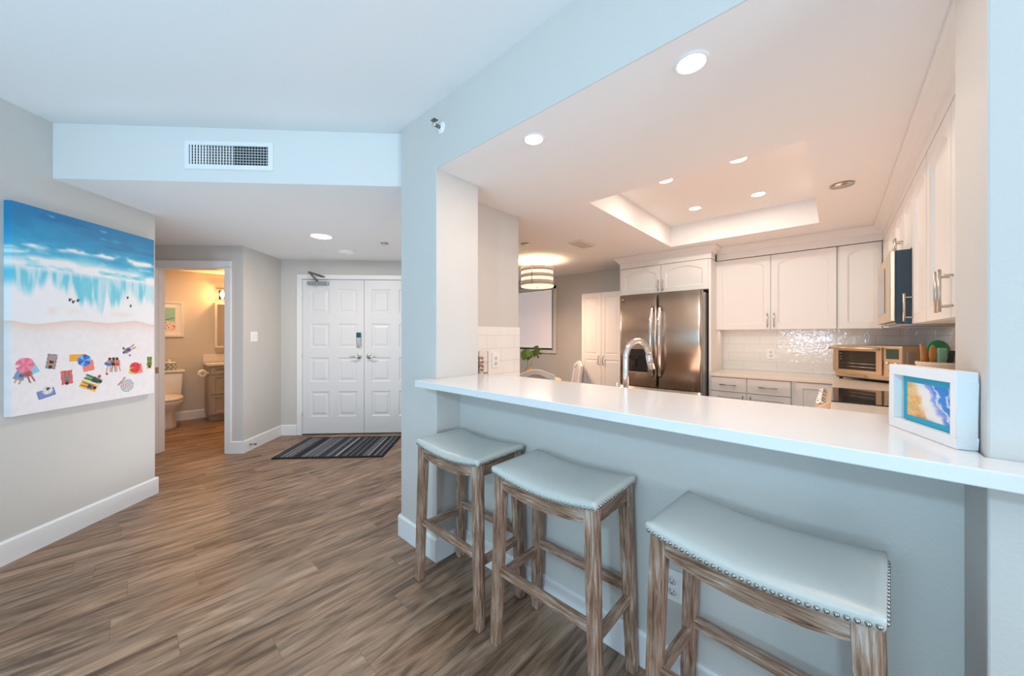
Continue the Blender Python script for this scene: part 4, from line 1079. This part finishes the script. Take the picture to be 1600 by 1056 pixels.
MB().box(0.02, w-0.02, 0.02, 0.1, 0.0, 0.085).build('toe_grille', 'black_plastic', fg)
def fhandle(parent, x, side):
    pts = [(x, -0.005, 1.64), (x, -0.045, 1.62), (x+side*0.004, -0.062, 1.45), (x+side*0.006, -0.066, 1.25), (x+side*0.004, -0.062, 1.05), (x, -0.045, 0.88), (x, -0.005, 0.86)]
    MB().tube(pts, [0.016,0.018,0.018,0.018,0.018,0.018,0.016], 14, up=(1,0,0)).build('door_handle', 'chrome', parent)
fhandle(dl, 0.412, -1); fhandle(dr_, 0.496, 1)
MB().tube([(0.10,-0.005,0.66),(0.11,-0.05,0.66),(0.45,-0.058,0.66),(0.79,-0.05,0.66),(0.81,-0.005,0.66)], 0.015, 12).build('drawer_handle', 'chrome', fz)
ds_ = MB().box(0.105, 0.345, -0.012, -0.004, 0.90, 1.16).build('dispenser', 'black_gloss', dl, bevel=0.004)
MB().box(0.13, 0.32, -0.016, -0.011, 1.085, 1.145).build('dispenser_display', 'black_plastic', ds_)
MB().box(0.20, 0.215, -0.03, -0.011, 0.95, 1.06).box(0.165, 0.25, -0.028, -0.011, 1.05, 1.08).build('dispenser_nozzle', 'black_plastic', ds_)
MB().box(0.105, 0.345, -0.03, -0.005, 0.885, 0.900).build('drip_tray', 'stainless', dl)
MB().lathe([(0.012,-0.002),(0.012,-0.006),(0,-0.006)], (0.045,0.0,1.745), 16, 'Y').build('badge', 'nickel', dl)
# pantry
pc = thing('pantry_cabinet', 'tall white two-door pantry cupboard left of the refrigerator', 'cabinet', (-2.645, 4.35, 0), 0)
MB().box(0, 0.612, 0, 0.475, 0, 1.905).build('carcass', 'cabinet_white', pc, bevel=0.002)
for a, b, hx in ((0.003,0.304,0.270),(0.308,0.609,0.031)):
    w_ = b-a; d = paneled(MB(), w_, 1.835, 0.019, [(0.05,w_-0.05,0.06,0.93),(0.05,w_-0.05,1.0,1.775)], [(0.004,0.005),(0.016,0.006),(0.03,0.001)]).build('door', 'cabinet_white', pc, (a,-0.020,0.062), fix=False)
    MB().tube([(hx,0.0,0.86),(hx,-0.022,0.875),(hx,-0.030,0.92),(hx,-0.022,0.965),(hx,0.0,0.98)], 0.005, 8).build('handle', 'dark_metal', d)
# base cabinets
def base_cab(label, loc, rz, w, depth, units, zt=0.888):
    t = thing('base_cabinet', label, 'cabinet', (loc[0], loc[1], 0), rz, 'white base cabinets')
    MB().box(0, w, 0, depth, 0.10, zt).box(0.0, w, 0.06, depth, 0, 0.10).build('carcass', 'cabinet_white', t, bevel=0.0015)
    for a, b, kind, hs in units:
        if kind == 'dd':
            d = MB().box(0, b-a-0.006, 0, 0.019, 0, 0.142).build('drawer', 'cabinet_white', t, (a+0.003, -0.020, 0.738), bevel=0.002)
            c_ = (b-a-0.006)/2; bar_pull(d, (c_-0.075, 0.071), (c_+0.075, 0.071))
            z1 = 0.732
        else: z1 = 0.880
        d = paneled(MB(), b-a-0.006, z1-0.11, 0.019, [(0.05,b-a-0.056,0.05,z1-0.16)], [(0.006,0.008)]).build('door', 'cabinet_white', t, (a+0.003,-0.020,0.11), fix=False)
        hx = b-a-0.035 if hs > 0 else 0.03
        bar_pull(d, (hx, z1-0.11-0.16), (hx, z1-0.11-0.02), mat='dark_metal' if kind == 'dd' else 'nickel')
    return t
base_cab('white base cabinet with two drawers right of the refrigerator', (-0.985, 4.235), 0, 0.675, 0.585, [(0,0.325,'dd',1),(0.325,0.675,'dd',-1)])
base_cab('white base cabinet with one door in the back corner beside the range', (-0.308, 4.235), 0, 0.318, 0.585, [(0.03,0.318,'d',1)])
base_cab('white base cabinet on the right wall before the range', (0.02, 2.870), T_RIGHT, 1.31, 0.62, [(0.0,0.34,'dd',1),(0.34,0.68,'dd',-1)])
base_cab('white base cabinet in the right corner past the range', (0.02, 4.225), T_RIGHT, 0.575, 0.62, [(0.10,0.575,'d',1)])
base_cab('white sink base cabinet behind the breakfast bar', (-0.02, 2.17), R(180), 1.88, 0.615, [(0.0,0.47,'d',1),(0.47,0.94,'d',-1),(0.94,1.41,'dd',1),(1.41,1.88,'dd',-1)])
for nm, lab, poly in (('kitchen_countertop', 'pale quartz countertop along the back wall and corner', [(-0.988,4.20),(-0.02,4.20),(-0.02,3.645),(0.645,3.645),(0.645,4.82),(-0.988,4.82)]),
                      ('kitchen_countertop', 'pale quartz countertop on the right between range and bar', [(-0.02,1.552),(0.645,1.552),(0.645,2.872),(-0.02,2.872)]),
                      ('sink_countertop', 'pale quartz sink countertop behind the breakfast bar', [(-1.918,1.552),(-0.024,1.552),(-0.024,2.18),(-1.918,2.18)])):
    tag(MB().prism(poly, 0.890, 0.920).build(nm, 'quartz_warm', bevel=0.003), lab, 'countertop')
# range
rg = thing('range', 'slide-in range with glossy black cooktop and front knobs', 'range', (-0.020, 3.640, 0), T_RIGHT)
w = 0.76
MB().box(0.004, w-0.004, 0.02, 0.655, 0.02, 0.905).build('body', 'grey_metal', rg)
MB().box(0.0, w, 0.0, 0.66, 0.907, 0.925).build('cooktop', 'black_gloss', rg, bevel=0.003)
cp = MB().hexa([(0,-0.085,0.815),(w,-0.085,0.815),(w,0.02,0.815),(0,0.02,0.815),(0,-0.080,0.868),(w,-0.080,0.868),(w,0.0,0.922),(0,0.0,0.922)]).build('control_panel', 'oven_steel', rg, bevel=0.004)
for k, x in enumerate((0.08, 0.20, 0.38, 0.56, 0.68)):
    nrm = Vector((0,-0.56,0.83)); c_ = Vector((x,-0.045,0.893))
    MB().cyl(tuple(c_), tuple(c_+nrm*0.028), 0.021, 20, 0.018).build('knob', 'chrome', cp)
MB().box(0.02, w-0.02, -0.03, 0.019, 0.24, 0.80).build('oven_door', 'oven_steel', rg, bevel=0.006)
MB().box(0.10, w-0.10, -0.033, -0.029, 0.34, 0.64).build('oven_window', 'black_gloss', rg)
MB().tube([(0.06,-0.03,0.755),(0.06,-0.08,0.755),(w-0.06,-0.08,0.755),(w-0.06,-0.03,0.755)], 0.012, 12).build('oven_handle', 'chrome', rg)
MB().box(0.02, w-0.02, -0.03, 0.019, 0.03, 0.23).build('storage_drawer', 'oven_steel', rg, bevel=0.006)
# microwave
mw = thing('microwave', 'over-range microwave with glossy dark side between wall cabinets', 'microwave', (0.245, 3.636, 1.385), T_RIGHT)
w = 0.752
MB().box(0, w, 0.0, 0.395, 0, 0.408).build('housing', 'microwave_reflection', mw, bevel=0.003)
MB().box(0.0, w*0.76, -0.022, -0.001, 0.012, 0.408).build('door', 'oven_steel', mw, bevel=0.004)
MB().box(0.06, w*0.66, -0.0245, -0.0215, 0.07, 0.345).build('door_window', 'glass_dark', mw)
MB().box(w*0.765, w, -0.022, -0.001, 0.012, 0.408).build('control_panel', 'oven_steel', mw, bevel=0.004)
MB().box(0.03, w-0.03, 0.03, 0.30, -0.010, -0.0005).build('vent_filter', 'grey_metal', mw)
# toaster oven in the corner
to_dir = Vector((0.80,-0.60))
to = thing('toaster_oven', 'champagne steel countertop toaster oven set diagonally in the corner', 'toaster oven', (-0.005, 4.50, 0.9205), math.atan2(-0.60, 0.80))
w, h, dp = 0.50, 0.31, 0.355
MB().box(0, w, 0.0, dp, 0.022, h).build('housing', 'oven_steel', to, bevel=0.006)
for x in (0.03, w-0.03):
    for y in (0.03, dp-0.03): MB().cyl((x,y,0),(x,y,0.023),0.014,12).build('foot', 'black_plastic', to)
ww = 0.372
df = MB().box(0.0,ww,-0.018,-0.001,0.062,0.092).box(0.0,ww,-0.018,-0.001,0.262,0.300).box(0.0,0.040,-0.018,-0.001,0.092,0.262).box(ww-0.040,ww,-0.018,-0.001,0.092,0.262).build('door_frame', 'oven_steel', to, bevel=0.003)
MB().box(0.040, ww-0.040, -0.008, -0.003, 0.092, 0.262).build('door_window', 'glass_dark', df)
rk = MB()
for z in (0.120, 0.150): rk.cyl((0.05,-0.010,z),(ww-0.045,-0.010,z),0.0022,8)
for z in (0.180, 0.205, 0.232): rk.tube([(0.046,-0.0095,z),(0.056,-0.0095,z+0.008),(0.064,-0.0095,z)], 0.0018, 6)
rk.build('oven_rack', 'chrome', to)
hb_ = MB().tube([(-0.008,-0.055,0.286),(ww+0.008,-0.055,0.286)], 0.012, 14)
for x in (0.02, ww-0.02): hb_.cyl((x,-0.017,0.284),(x,-0.055,0.286),0.008,10)
hb_.build('door_handle', 'oven_steel', df)
MB().box(0.13,0.25,-0.022,-0.002,0.030,0.046).build('crumb_tray_pull', 'nickel', to, bevel=0.003)
MB().box(0.01,w-0.01,0.004,dp-0.01,0.015,0.0225).build('under_tray', 'black_plastic', to)
cp = MB().box(ww+0.006, w-0.002, -0.006, -0.0005, 0.05, 0.304).build('control_panel', 'oven_steel', to, bevel=0.003)
MB().box(ww+0.024, w-0.020, -0.009, -0.005, 0.205, 0.288).build('display', 'lcd', cp, bevel=0.002)
for x in (ww+0.034, w-0.034):
    MB().lathe([(0.014,-0.005),(0.014,-0.014),(0.011,-0.020),(0,-0.021)], (x,0,0.170), 18, 'Y').build('knob', 'chrome', cp)
MB().lathe([(0.018,-0.005),(0.018,-0.014),(0.015,-0.022),(0,-0.023)], ((ww+w)/2,0,0.112), 18, 'Y').build('knob', 'chrome', cp)
MB().box(w-0.0005, w+0.003, 0.05, 0.14, 0.18, 0.26).build('side_label', 'nickel', to)
# faucet
fa = thing('kitchen_faucet', 'brushed pull-down kitchen faucet arching above the bar', 'faucet', (-0.80, 1.74, 0.920), R(77))
pts = [(0,0,0.03),(0,0,0.20)]
for k in range(0, 13):
    a = math.pi*k/12*0.93; pts.append((0.098-0.098*math.cos(a), 0, 0.275+0.098*math.sin(a)))
MB().lathe([(0.027,0),(0.027,0.006),(0.020,0.012),(0.0165,0.06)], seg=24).tube(pts, 0.0145, 16).build('spout', 'chrome', fa)
e0 = Vector(pts[-1]); dirn = (Vector(pts[-1])-Vector(pts[-2])).normalized()
MB().cyl(tuple(e0), tuple(e0+dirn*0.085), 0.0165, 16, 0.019).build('spray_head', 'chrome', fa)
MB().cyl((0,0.012,0.07),(0,0.045,0.08),0.010,12).cyl((0,0.04,0.078),(0,0.06,0.15),0.006,10).build('lever', 'chrome', fa)
sk = thing('kitchen_sink', 'steel kitchen sink behind the bar', 'sink', (-0.80, 1.96, 0.9205))
# utensil crock
UC = (0.372, 2.715, 0.9205)
cr = MB().lathe([(0.066,0.0),(0.070,0.004),(0.071,0.250),(0.074,0.253),(0.074,0.268),(0.066,0.268),(0.064,0.02),(0,0.018)], seg=36).build('utensil_crock', 'crock', None, UC)
tag(cr, 'tan utensil crock on the right counter behind the box frame', 'crock')
def uten(name, label, mats, build, base, tip_dir):
    t = thing(name, label, 'utensil', (UC[0]+base[0], UC[1]+base[1], UC[2]+0.022))
    t.rotation_euler = Vector((0,0,1)).rotation_difference(Vector(tip_dir)).to_euler()
    build(t); return t
Lx, Ly = math.cos(YAW), math.sin(YAW)   # image-right direction in the world
def lean(sx, sy, up=1.0): return Vector((Lx*sx - Ly*sy*1.0, Ly*sx + Lx*sy, up)).normalized()
def UB(a, b): return (Lx*a - Ly*b, Ly*a + Lx*b)
def spoon(t, hl=0.26):
    MB().cyl((0,0,0),(0,0,hl),0.006,10,0.005).build('handle', 'wood_spoon', t)
    MB().ell((0,0,hl+0.035), 0.019, 0.007, 0.046, 16, 10, Matrix.Rotation(YAW, 3, 'Z')).build('bowl', 'wood_spoon', t)
uten('wooden_spoon', 'wooden spoon leaning far left in the utensil crock', None, lambda t: spoon(t, 0.255), UB(0.03,0.016), lean(-0.26, 0))
uten('wooden_spoon', 'upright wooden spoon in the utensil crock', None, lambda t: spoon(t, 0.25), UB(-0.028,-0.004), lean(0.0, 0.0))
uten('wooden_stick', 'thin wooden handle sticking up behind the wooden spoons', None, lambda t: MB().cyl((0,0,0),(0,0,0.335),0.004,10).build('handle', 'wood_spoon', t), UB(-0.010,0.048), lean(-0.05, 0.0))
def spat(t):
    MB().cyl((0,0,0),(0,0,0.245),0.006,10).build('handle', 'bamboo', t)
    m = MB().box(-0.021,0.021,-0.005,0.005,0.235,0.315).build('blade', 'mint', t, bevel=0.004, seg=3); m.rotation_euler = (0,0,YAW)
uten('spatula', 'mint green silicone spatula in the utensil crock', None, spat, UB(0.0,-0.008), lean(0.04, 0.0))
def bigturn(t):
    MB().cyl((0,0,0),(0,0,0.30),0.007,10).build('handle', 'black_plastic', t)
    m = MB().ell((0,0,0.305), 0.062, 0.012, 0.050, 24, 12, Matrix.Rotation(YAW, 3, 'Z')).build('head', 'green', t)
uten('serving_ladle', 'big dark green ladle head at the back of the crock', None, bigturn, UB(0.016,0.038), lean(0.11, 0.0))
def tongs(t):
    for q in (-1, 1):
        m = MB().hexa([(-0.008,q*0.006-0.002,0),(0.008,q*0.006-0.002,0),(0.008,q*0.006+0.002,0),(-0.008,q*0.006+0.002,0),(-0.012,q*0.012-0.002,0.31),(0.012,q*0.012-0.002,0.31),(0.012,q*0.012+0.002,0.31),(-0.012,q*0.012+0.002,0.31)]).build('arm', 'bamboo' if q < 0 else 'black_plastic', t); m.rotation_euler = (0,0,YAW+R(90))
uten('tongs', 'wood and black tongs leaning right in the utensil crock', None, tongs, UB(-0.034,-0.034), lean(0.26, 0.0))

# ================================================================ DINING NOOK
wn = MB().box(-4.42,-3.42,4.80,4.829,1.02,1.075).box(-4.42,-4.36,4.80,4.829,1.075,2.15).box(-3.48,-3.42,4.80,4.829,1.075,2.15).box(-4.42,-3.42,4.80,4.829,2.10,2.15)
wo = struct(wn.build('window_3', 'paint_white', bevel=0.003), 'nook window frame')
MB().box(-4.36,-3.48,4.818,4.829,1.075,2.10).build('pane', 'void', wo)
MB().box(-3.492,-3.478,4.785,4.8175,1.075,2.10).build('shade_channel', 'teal_frame', wo)
rs = thing('roller_shade', 'pale grey roller shade over the nook window', 'window shade', (-3.93, 4.80, 0), 0)
MB().box(-0.415,0.425,-0.004,-0.001,1.125,2.09).build('shade_fabric_glow', 'shade_fabric_glow', rs)
MB().box(-0.415,0.425,-0.010,-0.001,1.105,1.125).build('hem_bar', 'shade_fabric_glow', rs)
dt = thing('dining_table', 'round pale wood dining table in the nook', 'table', (-3.0, 3.55, 0))
MB().lathe([(0,0.722),(0.42,0.722),(0.452,0.730),(0.456,0.742),(0.449,0.750),(0,0.750)], seg=48).build('tabletop', 'wood_pale', dt)
MB().lathe([(0.26,0),(0.24,0.03),(0.08,0.06),(0.05,0.15),(0.07,0.30),(0.045,0.45),(0.08,0.68),(0.20,0.722)], seg=32).build('pedestal', 'chair_white', dt)
def chair(label, loc, rz):
    # faces local +y; back at -y
    t = thing('dining_chair', label, 'chair', loc, rz, 'white dining chairs at the nook table')
    for sx in (-1, 1):
        MB().tube([(sx*0.17,0.20,0),(sx*0.19,0.21,0.22),(sx*0.20,0.20,0.43)], [0.014,0.018,0.024], 10).build('leg', 'chair_white', t)
        MB().tube([(sx*0.185,-0.26,0),(sx*0.18,-0.215,0.42)], [0.016,0.022], 10).build('leg', 'chair_white', t)
    MB().box(-0.22,0.22,-0.22,0.23,0.42,0.455).build('seat_frame', 'chair_white', t, bevel=0.012)
    MB().box(-0.205,0.205,-0.20,0.22,0.456,0.495).build('seat_cushion', 'chair_cloth', t, bevel=0.016, seg=3)
    # arched back
    def arc(hw_, zb_, zt_, rise, n=14):
        o = [(-hw_, zb_), (-hw_, zt_)]
        for k in range(1, n): 
            u = k/n; o.append((-hw_+2*hw_*u, zt_ + rise*math.sin(math.pi*u)**1.4))
        return o + [(hw_, zt_), (hw_, zb_)]
    out = arc(0.200, 0.46, 0.905, 0.058); inn = arc(0.155, 0.52, 0.855, 0.055)
    ty = lambda z: -0.215 - 0.16*(z-0.46)
    n = len(out); vs = [(x, ty(z)-0.02, z) for x, z in out] + [(x, ty(z)-0.02, z) for x, z in inn] + [(x, ty(z)+0.015, z) for x, z in out] + [(x, ty(z)+0.015, z) for x, z in inn]
    fs = []
    for k in range(n):
        k2 = (k+1) % n
        fs += [(k,k2,n+k2,n+k), (2*n+k2,2*n+k,3*n+k,3*n+k2), (k2,k,2*n+k,2*n+k2), (n+k,n+k2,3*n+k2,3*n+k)]
    MB().add(vs, fs).build('back_frame', 'chair_white', t, bevel=0.003)
    vs = [(x, ty(z)-0.006, z) for x, z in inn] + [(x, ty(z)+0.006, z) for x, z in inn]
    MB().add(vs, [tuple(range(n)), tuple(range(2*n-1, n-1, -1))] + [(k,n+k,n+(k+1)%n,(k+1)%n) for k in range(n)]).build('back_panel', 'chair_cloth', t)
    return t
c1 = chair('white arched-back dining chair seen from behind at the nook table', (-2.52, 3.11, 0), math.atan2(0.677, 0.736))
dup(c1, (-2.873, 4.083, 0), math.atan2(0.677, 0.736)+R(93), 'white dining chair seen edge-on at the right of the nook table')
# vase with monstera leaves
vv = thing('table_vase', 'small round woven vase with green leaves on the nook table', 'vase', (-3.0, 3.59, 0.7505))
MB().lathe([(0.045,0),(0.065,0.03),(0.068,0.07),(0.05,0.115),(0.036,0.135),(0.036,0.150),(0.030,0.150),(0.030,0.02),(0,0.02)], seg=28).build('vase_body', 'wicker', vv)
st_ = MB().tube([(0,0,0.03),(-0.01,-0.005,0.16),(-0.02,-0.01,0.27)], 0.004, 8).tube([(0.005,0,0.03),(0.02,0.012,0.16),(0.045,0.03,0.27)], 0.004, 8).build('stems', 'stem_green', vv)
def leaf(parent, c, sc, tilt, yaw, mat, split):
    n = 40; pts = []
    for k in range(n):
        a = 2*math.pi*k/n; r = 1-0.35*math.exp(-((a-math.pi*1.5)/0.3)**2)
        if split and 0.15 < (a % (math.pi/4)) < 0.38 and not (1.2 < a < 2.0): r *= 0.55
        pts.append((math.cos(a)*0.85*r*sc, math.sin(a)*r*sc))
    vs = [(x, 0.10*abs(x), z) for x, z in pts] + [(0,0,0)]
    vs2 = [(x, y+0.002, z) for x, y, z in vs]
    m = MB().add(vs, [(k,(k+1)%n,n) for k in range(n)]).add(vs2, [((k+1)%n,k,n) for k in range(n)])
    o = m.build('leaf', mat, parent, c, fix=False); o.rotation_euler = (tilt, 0, yaw); return o
leaf(vv, (-0.030,-0.02,0.31), 0.082, R(-12), YAW, 'leaf_green', False)
leaf(vv, (0.02,-0.01,0.325), 0.070, R(-15), YAW+R(25), 'leaf_green', True)
leaf(vv, (0.075,0.06,0.345), 0.095, R(-20), YAW-R(30), 'leaf_dark', True)
# drum light
dl_ = thing('drum_ceiling_light', 'banded drum semi-flush light glowing over the nook table', 'ceiling light', (-2.87, 3.61, KZ))
MB().lathe([(0.062,0),(0.062,-0.022),(0.02,-0.030),(0.012,-0.032)], seg=28).build('canopy', 'nickel', dl_)
rd = MB()
for a in (0.4, 2.5, 4.6): rd.tube([(0.03*math.cos(a),0.03*math.sin(a),-0.02),(0.205*math.cos(a),0.205*math.sin(a),-0.10)], 0.004, 8)
rd.build('hanger_rods', 'nickel', dl_)
for z0, z1 in ((-0.150,-0.097),(-0.232,-0.187),(-0.330,-0.272)):
    MB().lathe([(0.213,z0),(0.217,z0),(0.217,z1),(0.213,z1),(0.213,z0)], seg=56).build('band', 'drum_band', dl_)
MB().lathe([(0.209,-0.345),(0.211,-0.345),(0.211,-0.10),(0.209,-0.10),(0.209,-0.345)], seg=56).build('diffuser', 'drum_glow', dl_)
MB().lathe([(0,-0.352),(0.10,-0.350),(0.209,-0.342),(0.209,-0.338),(0,-0.345)], seg=56).build('bottom_diffuser', 'drum_glow', dl_)
MB().lathe([(0.012,-0.350),(0.012,-0.358),(0,-0.364)], seg=16).build('finial', 'nickel', dl_)
sp = MB()
for k in range(4):
    a = 0.35+math.pi/2*k; sp.cyl((0.217*math.cos(a),0.217*math.sin(a),-0.33),(0.217*math.cos(a),0.217*math.sin(a),-0.10),0.005,8)
sp.build('strap', 'grey_metal', dl_)
point('lamp', (0,0,-0.20), 11, (1.0,0.76,0.52), 0.05, dl_)
area('lamp_down', (0,0,-0.37), (0,0,0), 0.36, 0, 22, (1.0,0.66,0.46), dl_, 'DISK', 170)

# kitchen sink bowl
m = MB().box(-0.36,0.36,-0.16,0.16,0.0,0.004)
m.build('rim', 'stainless', sk)
MB().box(-0.33,0.33,-0.14,0.14,0.0042,0.0055).build('basin', 'grey_metal', sk)
